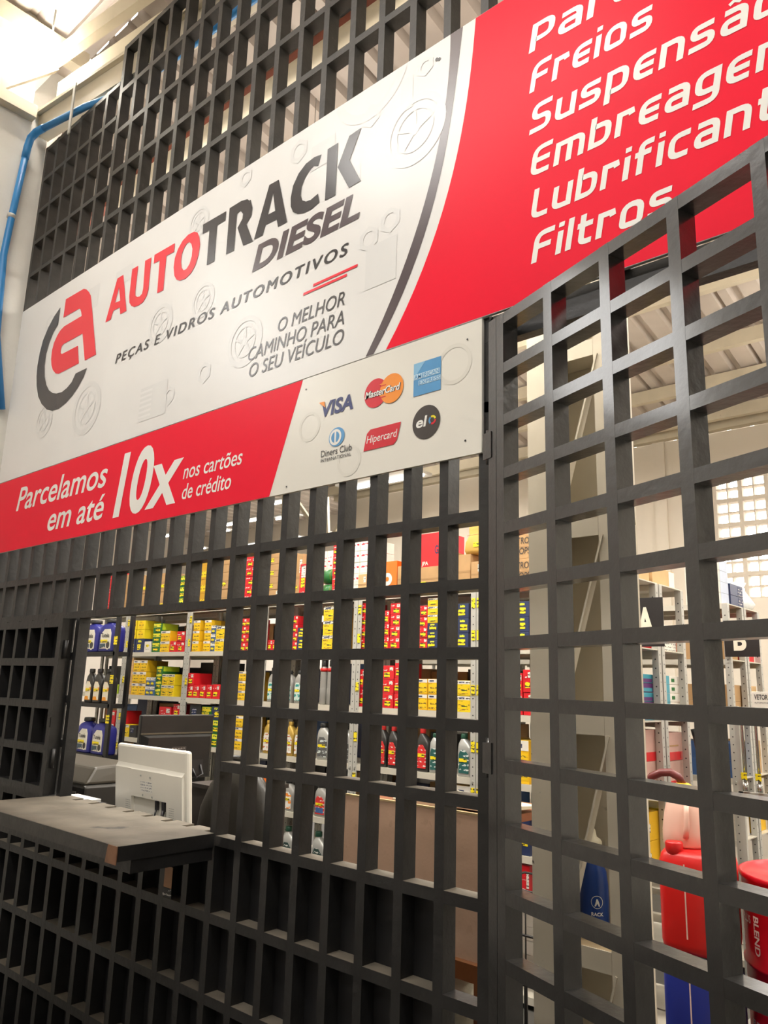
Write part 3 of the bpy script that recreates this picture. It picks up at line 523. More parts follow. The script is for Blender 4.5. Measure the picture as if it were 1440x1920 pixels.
# ------------------------------------------------------------------ open gate
gate = thing('door_gate', 'black steel grille gate with glossy square cells, swung open on the right', 'gate', (.1116,-.0535,0), None, -math.radians(20.72))
GQ, GW, GD = .1912, .03, .046
def gb(name, u0, u1, z0, z1, d0=0.0, d1=GD, m=GATEBLK): return box(name, u0, u1, d0, d1, z0, z1, m, gate, local=True)
gb('hinge_stile', -.064, -.0315, .03, 2.459); gb('hinge_stile', -.030, 0, .03, 2.459)
for j in range(1, 6): gb('upright_bar', j*GQ-GW, j*GQ, .03, 2.459)
gb('top_rail', -.029, 5*GQ-.001, 2.429, 2.4585, .0003, GD-.0003)
for k in range(17):
    zt = 2.320-.139*k
    if zt < .05: break
    gb('cross_bar', -.029, 5*GQ-.001, zt-.0285, zt, .0003, GD-.0003)
for z in (.5, 1.30, 2.07):
    v, f = tubev([(-.074,.012,z),(-.074,.012,z+.09)], .011, 10); place('hinge_barrel', v, f, GATEBLK, gate, True, local=True)
    gb('hinge_plate', -.085, -.05, z+.01, z+.08, -.003, .0)

# ------------------------------------------------------------------ signboards
ST = .011
sb = thing('main_signboard', 'long white and red signboard with AUTOTRACK DIESEL lettering', 'sign', (-.9,-ST/2,2.492))
YS = -.0125
box('board_panel', -3.07, 1.3, -.012, -.001, 2.492, 3.481, SIGNW, sb)
NFLAT = [0]
def flat(loops, y, m, name, parent):
    NFLAT[0] += 1; return stand(curve_mesh(loops), y-(NFLAT[0]%25)*1e-5, parent, m, name)
def crv(c): return [(((c[0]*z+c[1])*z+c[2])*z+c[3], z) for z in [2.4935+i*(.9865/18) for i in range(19)]]
redL = crv((.174,-1.8994,6.9766,-8.6166))
flat([redL+[(1.299,3.480),(1.299,2.493)]], YS-.0001, SIGNR, 'red_field', sb)
dr = crv((.2583,-2.6508,9.191,-10.8232)); dl = crv((.0346,-.6546,3.2934,-5.0938))
flat([dr+dl[::-1]], YS-.0001, INKP, 'dark_curved_stripe', sb)
# faint printed car parts
def ring(cx, cz, r0, r1, n=36): return [disc(cx, cz, r0, n), disc(cx, cz, r1, n)]
def hexa(cx, cz, r): return [[(cx+r*math.cos(math.pi/6+i*math.pi/3), cz+r*math.sin(math.pi/6+i*math.pi/3)) for i in range(6)], disc(cx, cz, r*.55, 20)]
for cx, cz, r in ((-2.19,2.72,.13),(-.24,3.21,.125),(-1.62,2.97,.09),(-1.32,2.98,.075),(-1.03,2.72,.10),(-2.62,2.75,.09),(-1.40,3.36,.07)):
    flat(ring(cx,cz,r,r*.8), YS-.0006, FAINT, 'faint_wheel', sb); flat(ring(cx,cz,r*.62,r*.56), YS-.0006, FAINT, 'faint_wheel', sb); flat([disc(cx,cz,r*.16,16)], YS-.0006, FAINT, 'faint_wheel', sb)
    for q in range(5):
        a = q*2*math.pi/5+.3; c, s_ = math.cos(a), math.sin(a); w = r*.07
        flat([[(cx+c*r*.16-s_*w, cz+s_*r*.16+c*w),(cx+c*r*.58-s_*w*.5, cz+s_*r*.58+c*w*.5),(cx+c*r*.58+s_*w*.5, cz+s_*r*.58-c*w*.5),(cx+c*r*.16+s_*w, cz+s_*r*.16-c*w)]], YS-.0006, FAINT, 'faint_spoke', sb)
flat([[q for q in disc(-.44,3.52,.17,60) if q[1] < 3.478], ] , YS-.0003, FAINT, 'faint_disc', sb)
flat([[q for q in disc(-.44,3.52,.135,60) if q[1] < 3.478], ] , YS-.0006, SIGNW, 'faint_disc', sb)
for cx, cz, r in ((-.43,3.36,.045),(-.33,2.93,.045),(-.42,2.90,.045),(-1.5,2.62,.04),(-1.27,2.66,.045),(-.79,3.40,.05),(-2.7,3.3,.05),(-1.1,3.43,.04),(-.2,3.42,.035)): flat(hexa(cx,cz,r), YS-.0006, FAINT, 'faint_nut', sb)
for x0, x1, z0, z1 in ((-.72,-.60,3.28,3.38),(-.43,-.30,2.72,2.87),(-1.72,-1.52,2.55,2.70),(-.30,-.25,3.30,3.42),(-2.05,-1.9,3.28,3.36),(-2.35,-2.2,3.24,3.36),(-.52,-.47,3.14,3.2)): flat([[(x0,z0),(x1,z0),(x1,z1),(x0,z1)]], YS-.0003, FAINT, 'faint_block', sb)
for k in range(6): flat([[(-1.72,2.565+k*.022),(-1.63,2.565+k*.022),(-1.63,2.575+k*.022),(-1.72,2.575+k*.022)]], YS-.0009, FAINTL, 'faint_fin', sb)
# logo and lettering
flat(POLY['logo_a'], YS-.0011, INKR, 'logo_letter', sb); flat(POLY['logo_c'], YS-.0011, INKD, 'logo_ring', sb)
for kk in ('A1','U','T1','O'): flat(POLY[kk], YS-.0011, INKR, 'sign_letter', sb)
for kk in ('T2','R','A2','C','K1','K2'): flat(POLY[kk], YS-.0011, INKD, 'sign_letter', sb)
YL = YS-.0011
bold_fit('DIESEL', -1.016, -.464, 2.998, .098, YL, sb, INKP, shear=.2, bold=.035)
bold_fit('PEÇAS E VIDROS AUTOMOTIVOS', -1.9665, -.5145, 2.880, .042, YL, sb, INKD, shear=.18, bold=.0, spacing=1.25); bold_fit('PEÇAS E VIDROS AUTOMOTIVOS', -1.9625, -.5105, 2.881, .042, YL-.0002, sb, INKD, shear=.18, bold=.0, spacing=1.25)
for x0, x1, z in ((-.674,-.467,2.818),(-.722,-.514,2.8005)): flat([[(x0,z),(x1,z),(x1+.003,z+.0095),(x0+.003,z+.0095)]], YL, INKR, 'red_rule', sb)
bold_fit('O MELHOR', -.845, -.517, 2.702, .049, YL, sb, INKD, shear=.2, bold=.0)
bold_fit('CAMINHO PARA', -1.002, -.516, 2.634, .050, YL, sb, INKD, shear=.2, bold=.0)
bold_fit('O SEU VEÍCULO', -.99, -.514, 2.569, .050, YL, sb, INKD, shear=.2, bold=.0)
def list_word(word, x0, zb, cap, mark, xm, shear=.18):
    v, f, ends = stroke_word(word); k = (xm-x0)/ends[mark]
    vs2 = [(x0+x*k+y*cap*shear, zb+y*cap, la*3e-5) for x, y, la in v]
    me = bpy.data.meshes.new('mesh'); me.from_pydata(vs2, [], f); stand(me, YL, sb, INKW, 'lettering')
list_word('Para', .174, 3.243, .087, 1, .335)
list_word('Freios', .174, 3.113, .087, 5, .522)
list_word('Suspensão', .172, 2.982, .087, 7, .738)
list_word('Embreagens', .172, 2.851, .085, 7, .735)
list_word('Lubrificantes', .172, 2.723, .085, 9, .727)
list_word('Filtros', .173, 2.594, .086, 6, .545)
# faint scratch and screw marks
for x, z in ((-.155,3.42),(-.145,3.415),(-1.06,3.31)): flat([disc(x,z,.006,8)], YL, INKK, 'screw', sb)

lb = thing('payment_signboard', 'red and cream lower signboard with 10x instalment text and card logos', 'sign', (-1.5,-ST/2,2.108))
box('board_panel', -3.07, .017, -.012, -.001, 2.108, 2.4885, SIGNC, lb)
flat([[(-3.07,2.1085),(-.835,2.1085),(-.699,2.488),(-3.07,2.488)]], YS-.0001, SIGNR, 'red_field', lb)
bold_fit('Parcelamos', -2.803, -1.925, 2.310, .117, YL, lb, INKW, shear=.2, bold=.012, ref='P')
bold_fit('em até', -2.434, -1.925, 2.168, .112, YL, lb, INKW, shear=.2, bold=.012, ref='P')
bold_fit('10', -1.843, -1.562, 2.168, .262, YL, lb, INKW, shear=.2, bold=.03, ref='1')
bold_fit('x', -1.60, -1.355, 2.168, .252, YL, lb, INKW, shear=.2, bold=.02, ref='H')
bold_fit('nos cartões', -1.350, -.993, 2.249, .058, YL, lb, INKW, shear=.2, bold=.008, ref='P')
bold_fit('de crédito', -1.346, -1.048, 2.169, .058, YL, lb, INKW, shear=.2, bold=.008, ref='P')
for cx, cz, r in ((-.655,2.315,.05),(-.075,2.38,.06),(-.47,2.17,.05)): flat(ring(cx,cz,r,r*.8), YS-.0003, mat('sign_faint_cream_print', (.76,.735,.66), .25, 0, .02, 4), 'faint_wheel', lb)
BLUV = mat('ink_navy', (.03,.04,.16), .3); ORAN = mat('ink_orange', (.95,.30,.03), .3); MCR = mat('ink_crimson', (.68,.012,.03), .3); AMX = mat('ink_sky_blue', (.10,.33,.62), .3); AMXL = mat('ink_pale_blue', (.55,.74,.85), .3)
bold_fit('VISA', -.600, -.460, 2.337, .048, YL, lb, BLUV, shear=.15, bold=.035)
flat([[(-.613,2.387),(-.588,2.3865),(-.583,2.365)]], YL-.0009, ORAN, 'logo_corner', lb)
flat([disc(-.367,2.363,.046)], YL, MCR, 'logo_disc', lb); flat([disc(-.303,2.363,.046)], YL-.0006, ORAN, 'logo_disc', lb)
for k in range(4): flat([[(-.350,2.387-k*.006+(-.024 if k>1 else 0)),(-.325,2.387-k*.006+(-.024 if k>1 else 0)),(-.325,2.384-k*.006+(-.024 if k>1 else 0)),(-.350,2.384-k*.006+(-.024 if k>1 else 0))]], YL-.0009, MCR if k % 2 else ORAN, 'logo_stripe', lb)
bold_fit('MasterCard', -.406, -.266, 2.352, .021, YL-.0009, lb, INKK, shear=.2, bold=.03)
bold_fit('MasterCard', -.409, -.269, 2.3525, .021, YL-.0016, lb, INKW, shear=.2, bold=.02)
flat([[(-.219,2.316),(-.120,2.316),(-.120,2.416),(-.219,2.416)]], YL, AMX, 'logo_square', lb)
flat([[(-.219,2.37),(-.175,2.416),(-.219,2.416)]], YL-.0004, mat('ink_light_blue', (.25,.52,.75), .3), 'logo_shine', lb)
flat([[(-.218,2.366),(-.124,2.366),(-.124,2.382),(-.218,2.382)]], YL-.0006, AMXL, 'logo_band', lb); flat([[(-.200,2.346),(-.1205,2.346),(-.1205,2.3605),(-.200,2.3605)]], YL-.0006, AMXL, 'logo_band', lb)
bold_fit('AMERICAN', -.216, -.126, 2.3675, .0125, YL-.0012, lb, AMX, bold=.01); bold_fit('EXPRESS', -.198, -.122, 2.3475, .0115, YL-.0012, lb, AMX, bold=.01)
flat([disc(-.526,2.256,.031,32,.0345)], YL, AMX, 'logo_disc', lb); flat([disc(-.531,2.256,.026,32,.026)], YL-.0006, INKW, 'logo_disc', lb)
flat([disc(-.531,2.256,.018,32,.018)], YL-.0009, AMX, 'logo_disc', lb); flat([[(-.5345,2.236),(-.5275,2.236),(-.5275,2.276),(-.5345,2.276)]], YL-.0012, INKW, 'logo_bar', lb)
bold_fit('Diners Club', -.593, -.459, 2.201, .021, YL, lb, INKD); bold_fit('INTERNATIONAL', -.593, -.460, 2.184, .0105, YL, lb, INKD)
flat([[(-.409,2.187),(-.29,2.187),(-.277,2.199),(-.263,2.251),(-.383,2.251),(-.397,2.240)]], YL, MCR, 'logo_plate', lb)
bold_fit('Hipercard', -.397, -.276, 2.209, .023, YL-.0006, lb, INKW, shear=.18, bold=.004)
flat([disc(-.170,2.2305,.0495)], YL, mat('ink_brown_black', (.055,.045,.04), .3), 'logo_disc', lb)
bold_fit('el', -.206, -.166, 2.219, .031, YL-.0006, lb, INKW, shear=.15, bold=.025, ref='l')
for a0, a1, m_ in ((15,115,mat('ink_yellow', (.85,.72,.03), .3)),(125,235,AMX),(250,360,MCR)):
    pts = [(-.1475+.0135*math.cos(math.radians(a0+(a1-a0)*i/10)), 2.232+.0135*math.sin(math.radians(a0+(a1-a0)*i/10))) for i in range(11)] + [(-.1475+.0075*math.cos(math.radians(a1-(a1-a0)*i/10)), 2.232+.0075*math.sin(math.radians(a1-(a1-a0)*i/10))) for i in range(11)]
    flat([pts], YL-.0006, m_, 'logo_arc', lb)
for x, z in ((-.03,2.44),(-.035,2.15),(-.68,2.45),(-.75,2.13)): flat([disc(x,z,.003,8)], YL, INKK, 'screw', lb)
# ------------------------------------------------------------------ racks
def upright(parent, x, y, z1=2.10, w=.034, t=.003, side=1, m=STEELG):
    """slotted angle: one flange facing -Y, one facing sideways, with punched holes as dark studs"""
    vs, fs = [], []
    for b in ((x, x+side*w, y, y+t, 0, z1), (x, x+side*t, y+t, y+w, 0, z1)):
        q = (min(b[0],b[1]), max(b[0],b[1]), *b[2:]); k = len(vs); vs += boxv(*q); fs += [tuple(i+k for i in f) for f in BOXF]
    o = place('upright', vs, fs, m, parent)
    hv, hf = [], []
    z = .06
    while z < z1-.03:
        cx = x+side*w*.5; k = len(hv); r = .0042
        hv += [(cx+r*math.cos(a*math.pi/3), y-.0006, z+r*math.sin(a*math.pi/3)) for a in range(6)]; hf.append(tuple(range(k, k+6)))
        z += .045
    place('punched_hole', hv, hf, INKK, o)['kind'] = 'stuff'
    hv, hf = [], []; z = .0825
    while z < z1-.03:
        cy = y+w*.5; k = len(hv); xx = x-side*.0006 if side > 0 else x+.0006
        hv += [(xx, cy+.0042*math.cos(a*math.pi/3), z+.0042*math.sin(a*math.pi/3)) for a in range(6)]; hf.append(tuple(range(k, k+6)))
        z += .045
    place('punched_hole', hv, hf, INKK, o)['kind'] = 'stuff'
    return o
SHELFZ = [2.07, 1.73, 1.38, 1.037, .694, .35, .06]
BAYX = [-.49, -1.41, -2.328, -3.246, -4.164, -5.082, -6.0]
bayname = ['bay behind gate', 'bay beside gate post', 'bay behind middle grille', 'right bay in counter window', 'left bay in counter window', 'bay beside black rack']
def rack(x1, x0, y0, y1, label, group, zs=SHELFZ, front=STEELB):
    t = thing('steel_rack', label, 'rack', ((x0+x1)/2, (y0+y1)/2, 0), group)
    for y, sgn in ((y0, 1), (y1-.034, 1)):
        upright(t, x0+.002, y, zs[0]-.007, side=1); upright(t, x1-.002, y, zs[0]-.007, side=-1)
    for z in zs:
        s = multi('shelf', [(x0+.004, x1-.004, y0+.004, y1-.004, z-.006, z), (x0+.036, x1-.036, y0+.0005, y0+.0035, z-.034, z), (x0+.036, x1-.036, y1-.0035, y1-.0005, z-.034, z)], front, t)
    for z in (zs[1], zs[3]):
        for x, sd in ((x0+.019, 0), (x1-.019, 0)):
            b = tube('bolt', [(x, y0-.006, z-.017), (x, y0, z-.017)], .006, STEELG, t, 6, False)
    return t
TAGY = printed('price_tag_yellow', (.90,.72,.01), (.06,.05,.02), 95, .40)
for b in range(6):
    t = rack(BAYX[b], BAYX[b+1], 2.0, 2.32, 'grey slotted steel rack, %s, nearest row' % bayname[b], 'front row of racks')
    for z in (1.98, 1.80, 1.50, 1.20, .96):          # yellow shelf numbers on the uprights
        box('shelf_number', BAYX[b+1]+.006, BAYX[b+1]+.032, 1.9965, 1.9985, z-.028, z+.028, TAGY, t)
        if b < 2 or b == 3: box('shelf_number', BAYX[b]-.030, BAYX[b]-.006, 1.9965, 1.9985, z-.028, z+.028, TAGY, t)
for b in range(6):
    rack(BAYX[b], BAYX[b+1], 2.335, 2.655, 'grey steel rack backing the front row, %s' % bayname[b], 'second row of racks')
for b in range(3):
    rack(BAYX[b], BAYX[b+1], 3.36, 3.66, 'grey steel rack of aisle B, near side, %s' % bayname[b], 'aisle B racks')
    rack(BAYX[b], BAYX[b+1], 3.675, 3.975, 'grey steel rack of aisle B, far side, %s' % bayname[b], 'aisle B racks')

# ------------------------------------------------------------------ goods
C = dict(
 red=mat('carton_red', (.66,.014,.022), .42, 0, .08, 15), yel=mat('carton_yellow', (.86,.50,.012), .45, 0, .05, 15), yelb=mat('carton_lemon', (.88,.66,.015), .45, 0, .05, 15),
 amber=mat('carton_amber', (.55,.30,.02), .5, 0, .05, 15), nav=mat('carton_navy', (.022,.035,.10), .42, 0, .1, 15), grn=mat('carton_green', (.02,.16,.035), .42, 0, .08, 15),
 lime=mat('carton_lime', (.42,.60,.03), .45, 0, .06, 15), card=mat('carton_brown', (.45,.27,.12), .75, 0, .08, 12), cardl=mat('carton_kraft', (.62,.40,.19), .75, 0, .08, 12), wht=mat('carton_white', (.78,.74,.66), .5, 0, .04, 12),
 org=mat('carton_orange', (.85,.17,.015), .45, 0, .05, 12), blk=mat('carton_black', (.02,.02,.02), .45, 0, .1, 12), blu=mat('carton_blue', (.05,.12,.30), .45, 0, .1, 12), kraft=mat('paper_kraft', (.60,.36,.08), .8, 0, .12, 9, .3, 25))
PW = printed('white_print', (.80,.76,.68), (.10,.09,.09), 120, .46)
PWR = printed('white_print_red', (.82,.79,.74), (.62,.03,.05), 70, .50)
PR = printed('red_print_white', (.66,.014,.022), (.78,.72,.66), 90, .62)
PY = printed('yellow_print', (.86,.56,.012), (.20,.12,.02), 80, .62)
PG = printed('green_print', (.80,.74,.04), (.02,.16,.035), 90, .40)
PN = printed('navy_print', (.022,.035,.10), (.70,.66,.60), 100, .58)
shelfname = ['rack top', 'top shelf', 'second shelf', 'third shelf', 'fourth shelf', 'fifth shelf']
levelname = {1: [''], 2: ['lower', 'upper'], 3: ['bottom', 'middle', 'top'], 4: ['bottom', 'second', 'third', 'top'], 5: ['bottom', 'second', 'third', 'fourth', 'top'], 6: ['bottom', 'second', 'third', 'fourth', 'fifth', 'top']}
rnd = random.Random(3)
def price(parent, x, y, z, w=.045, h=.028, tilt=0.0):
    c, s = math.cos(tilt), math.sin(tilt); vs = []
    for yy in (y-.0016, y-.0004):
        for a, b in ((-w/2,-h/2),(w/2,-h/2),(w/2,h/2),(-w/2,h/2)): vs.append((x+a*c-b*s, yy, z+a*s+b*c))
    return place('price_tag', vs, [(0,1,2,3),(7,6,5,4),(0,4,5,1),(1,5,6,2),(2,6,7,3),(3,7,4,0)], TAGY, parent)
def patch(parent, name, x0, x1, y, z0, z1, m): return box(name, x0, x1, y-.0011, y-.0003, z0, z1, m, parent)
def carton(kind, x0, x1, y0, y1, z0, z1, label, cat='box', group=None):
    w, h = x1-x0, z1-z0; y = y0
    base = {'red':'red','redsm':'red','redtall':'red','yel':'yel','yelb':'yelb','amb':'amber','nav':'nav','navyel':'nav','navyel1':'nav','navround':'nav','navgrn':'grn','grn':'grn','lime':'lime','card':'card','cardsm':'cardl','wred':'wht','wht':'wht','bw':'card','blu':'blu','orgcirc':'org','blk':'blk','mesh':'cardl'}[kind]
    o = box('product_box', x0, x1, y0, y1, z0, z1, C[base], None, min(.0018, w*.03)); tag(o, label, cat, group)
    tx = x0+w*rnd.uniform(.34, .62); tl = rnd.uniform(-.1, .1)
    if kind in ('red', 'redsm'):
        patch(o, 'print', x0+w*.62, x1-w*.08, y, z1-h*.36, z1-h*.10, PW); patch(o, 'print', x0+w*.08, x0+w*.5, y, z1-h*.42, z1-h*.16, PR)
        price(o, tx, y, z0+h*.32, min(.045, w*.6), min(.03, h*.38), tl)
    elif kind == 'redtall':
        patch(o, 'print', x0+w*.2, x0+w*.7, y, z0+h*.62, z0+h*.95, PW); price(o, x0+w*.42, y, z0+h*.48, w*.45, h*.26); patch(o, 'print', x0+w*.2, x0+w*.6, y, z0+h*.08, z0+h*.30, PR)
    elif kind in ('yel', 'yelb'):
        patch(o, 'white_band', x0+.001, x1-.001, y, z1-h*.24, z1-.001, PW if kind == 'yelb' else C['wht']); patch(o, 'brand_print', x0+w*.15, x0+w*.55, y-.0009, z1-h*.17, z1-h*.08, PN)
        patch(o, 'print', x0+w*.08, x0+w*.92, y, z0+h*.08, z0+h*.70, PY); box('side_print', x1+.0002, x1+.0008, y0+(y1-y0)*.45, y1-.001, z0+.001, z1-.001, C['amber'], o)
        price(o, x0+w*.55, y-.0005, z0+h*.34, min(.038, w*.5), min(.02, h*.3), tl) if kind == 'yelb' else None
    elif kind == 'amb': patch(o, 'print', x0+w*.1, x1-w*.1, y, z0+h*.15, z0+h*.6, PY)
    elif kind in ('nav', 'navyel1'):
        patch(o, 'crest_print', x0+w*.3, x0+w*.7, y, z1-h*.26, z1-h*.10, PG); price(o, tx, y, z0+h*.40, min(.05, w*.65), h*.40, tl)
    elif kind == 'blu':
        patch(o, 'white_band', x0+.001, x1-.001, y, z1-h*.34, z1-.001, PW); price(o, tx, y, z0+h*.30, w*.6, h*.36, tl)
    elif kind == 'grn':
        patch(o, 'print', x0+w*.05, x1-w*.05, y, z1-h*.42, z1-h*.06, PG); price(o, tx, y, z0+h*.28, w*.55, h*.30, tl); box('side_print', x1+.0002, x1+.0008, y0+.01, y1-.01, z0+h*.3, z1-.002, C['lime'], o)
    elif kind == 'lime': patch(o, 'print', x0+w*.1, x0+w*.4, y, z0+h*.1, z1-h*.1, PG)
    elif kind in ('card', 'bw', 'cardsm'):
        patch(o, 'packing_tape', x0+.001, x1-.001, y, z0+h*.47, z0+h*.53, mat('brown_tape', (.36,.21,.09), .35))
        if w > .09 and rnd.random() < .6: price(o, x0+w*.3, y-.0005, z0+h*.30, .04, .026, tl)
        if rnd.random() < .4: patch(o, 'paper_label', x1-w*.35, x1-w*.08, y, z1-h*.4, z1-h*.12, PW)
    elif kind == 'wred':
        patch(o, 'print', x0+w*.08, x0+w*.45, y, z0+h*.3, z0+h*.75, PWR); patch(o, 'fold_line', x0+w*.5, x0+w*.51, y, z0, z1, C['card']); patch(o, 'print', x0+w*.58, x1-w*.08, y, z0+h*.3, z0+h*.75, PWR)
    elif kind == 'wht': patch(o, 'print', x0+w*.2, x1-w*.2, y, z0+h*.2, z0+h*.7, PW); price(o, tx, y-.0005, z0+h*.6, w*.4, h*.25)
    elif kind == 'orgcirc':
        stand(curve_mesh([disc((x0*.62+x1*.38), (z0*.55+z1*.45), min(w,h)*.32, 24)]), y-.0008, o, C['wht'], 'round_print'); stand(curve_mesh([disc((x0*.62+x1*.38), (z0*.55+z1*.45), min(w,h)*.12, 12)]), y-.0012, o, C['org'], 'round_print')
    elif kind == 'mesh':
        for q in range(7): patch(o, 'net_band', x0, x1, y, z0+h*(q+.45)/7, z0+h*(q+.55)/7, C['card'])
        for q in (.2,.45,.8): price(o, x0+w*.5, y-.001, z0+h*q, .04, .028)
    elif kind == 'blk': patch(o, 'print', x0+w*.2, x0+w*.6, y, z0+h*.4, z0+h*.8, PN)
    return o

BOT = {}
def bottle_mesh(w, h, d, style):
    hw, hd = w/2, d/2
    if style == 'tube':
        prof = [(hw*.85,0),(hw,.01),(hw,h*.35)]
        for q in range(9): zz = h*(.36+.05*q); prof += [(hw*.98, zz), (hw*.92, zz+h*.02)]
        prof += [(hw*.6,h*.83),(hw*.5,h*.86)]; return lathev(prof, 0, 0, 14)
    secs = [(0,hw*.9,hd*.9,0,0),(.006,hw,hd,0,0),(h*.55,hw,hd,0,0),(h*.66,hw*.97,hd*.97,0,0),(h*.76,hw*.78,hd*.8,-hw*.16,0),(h*.83,hw*.52,hd*.62,-hw*.34,0,3),(h*.875,hw*.33,hd*.5,-hw*.42,0,2),(h*.89,hw*.30,hd*.46,-hw*.42,0,2)]
    if style == 'jug': secs = [(0,hw*.94,hd*.94,0,0),(.01,hw,hd,0,0),(h*.62,hw,hd,0,0),(h*.74,hw*.95,hd*.93,0,0),(h*.82,hw*.66,hd*.75,-hw*.12,0),(h*.87,hw*.36,hd*.6,-hw*.16,0,2),(h*.90,hw*.34,hd*.58,-hw*.16,0,2)]
    return loftv(secs, 20, 5)
def bottle(x0, x1, y0, z0, h, body, cap, label, style='oil', d=.07, lab=None, lab2=None, name='oil_bottle', cat='bottle', group=None, tagp=True, band=None, neck='cap'):
    w = x1-x0; key = (round(w,3), round(h,3), style, body.name)
    if key not in BOT:
        v, f = bottle_mesh(w, h, d, style); me = mesh(v, f, True); me.materials.append(body); BOT[key] = me
    t = thing(name, label, cat, ((x0+x1)/2, y0+d/2, z0), group)
    link('bottle_body', BOT[key], t)
    cx = 0 if style == 'tube' else (-w*.21 if style == 'oil' else -w*.08); r = w*(.20 if style == 'oil' else .3 if style == 'tube' else .2)
    zc = h*(.86 if style == 'tube' else .88 if style == 'oil' else .89)
    lathe('cap', [(r,zc),(r*1.03,zc+.004),(r*1.0,h-.004),(r*.85,h)], cx, 0, cap, t, 14, True, True)
    yl = -d/2-.0012
    if band: lathe('collar_band', [(w*.505,h*.74),(w*.505,h*.82)], 0, 0, band, t, 14, True, True)
    if lab:
        pts = [(-w*.34,h*.08),(w*.36,h*.08),(w*.36,h*.50),(w*.10,h*.62),(-w*.22,h*.62),(-w*.34,h*.50)]
        n = len(pts); vs = [(x, yl, z) for x, z in pts]+[(x, yl+.0025, z) for x, z in pts]
        lo_ = place('label', vs, [tuple(range(n)), tuple(range(2*n-1,n-1,-1))]+[(i,i+n,(i+1)%n+n,(i+1)%n) for i in range(n)], lab, t, local=True)
        if lab2: box('label_print', -w*.30, w*.30, yl-.0008, yl-.0002, h*.12, h*.28, lab2, lo_, local=True)
    if tagp:
        box('price_tag', -w*.30, w*.25, yl-.0016, yl-.0003, h*.34, h*.42, TAGY, t, local=True)
    return t
PGREY = mat('plastic_grey', (.30,.29,.27), .38, .1, .05, 10); PGOLD = mat('plastic_gold', (.46,.30,.06), .35, .3, .06, 10); PSILV = mat('plastic_silver', (.42,.42,.40), .35, .3, .05, 10); PBLKB = mat('plastic_black_bottle', (.03,.028,.026), .35, 0, .1, 10)
CAPK = mat('cap_black', (.02,.02,.02), .4); CAPR = mat('cap_red', (.62,.02,.02), .4); CAPG = mat('cap_dark_green', (.012,.07,.04), .4)
LTEAL = printed('label_teal', (.60,.72,.66), (.02,.30,.28), 60, .30); LWHT = printed('label_white', (.80,.78,.72), (.55,.15,.05), 70, .48); LRED = printed('label_red', (.68,.03,.03), (.8,.75,.7), 90, .62); LGRN = printed('label_green', (.02,.11,.10), (.7,.72,.7), 80, .50); LDRK = printed('label_dark', (.02,.05,.045), (.7,.7,.66), 80, .52); LORG = printed('label_orange', (.82,.78,.72), (.85,.25,.02), 50, .34); LTOOL = printed('label_tool', (.10,.10,.10), (.62,.68,.66), 60, .40)
BSTY = {'bgrey':('teal-labelled grey oil bottle',PGREY,CAPK,LTEAL,None),'bgold':('gold oil bottle',PGOLD,PGOLD,LWHT,None),'bsilv':('tool-labelled silver oil bottle',PSILV,CAPK,LTOOL,None),'bred':('red-capped black oil bottle',PBLKB,CAPR,LRED,None),'bgreen':('green-capped silver oil bottle',PSILV,CAPG,LGRN,None),'bdark':('dark-labelled grey oil bottle',PGREY,CAPK,LDRK,C['org']),'borange':('orange-labelled grey oil bottle',PGREY,CAPK,LORG,None),'bredlab':('red-labelled grey oil bottle',PGREY,CAPK,LRED,C['blu']),'bgcap':('green-capped grey oil bottle',PSILV,CAPG,LDRK,None)}
BDESC = {'red':'red filter box','redsm':'small red box','redtall':'narrow tall red box','yel':'white-banded yellow box','yelb':'lemon yellow box','amb':'amber carton','nav':'navy box with yellow tag','navyel1':'navy box with yellow tag','grn':'green-yellow filter box','lime':'lime green box','card':'brown cardboard box','cardsm':'small kraft box','wred':'white box with red print','wht':'small white box','bw':'brown and white box','blu':'blue and white box','orgcirc':'orange box with white circle','blk':'black box','mesh':'tall tan netted pack'}
BDEP = {'red':.17,'yel':.20,'yelb':.18,'nav':.17,'card':.27,'wred':.24,'grn':.17,'amb':.2,'orgcirc':.25,'mesh':.2,'bw':.2,'cardsm':.019,'redtall':.05}
cnt = {}
def bay_of(x):
    for b in range(6):
        if x > BAYX[b+1]: return b
    return 5
GOODS.sort(key=lambda q: (q[0], q[2]))
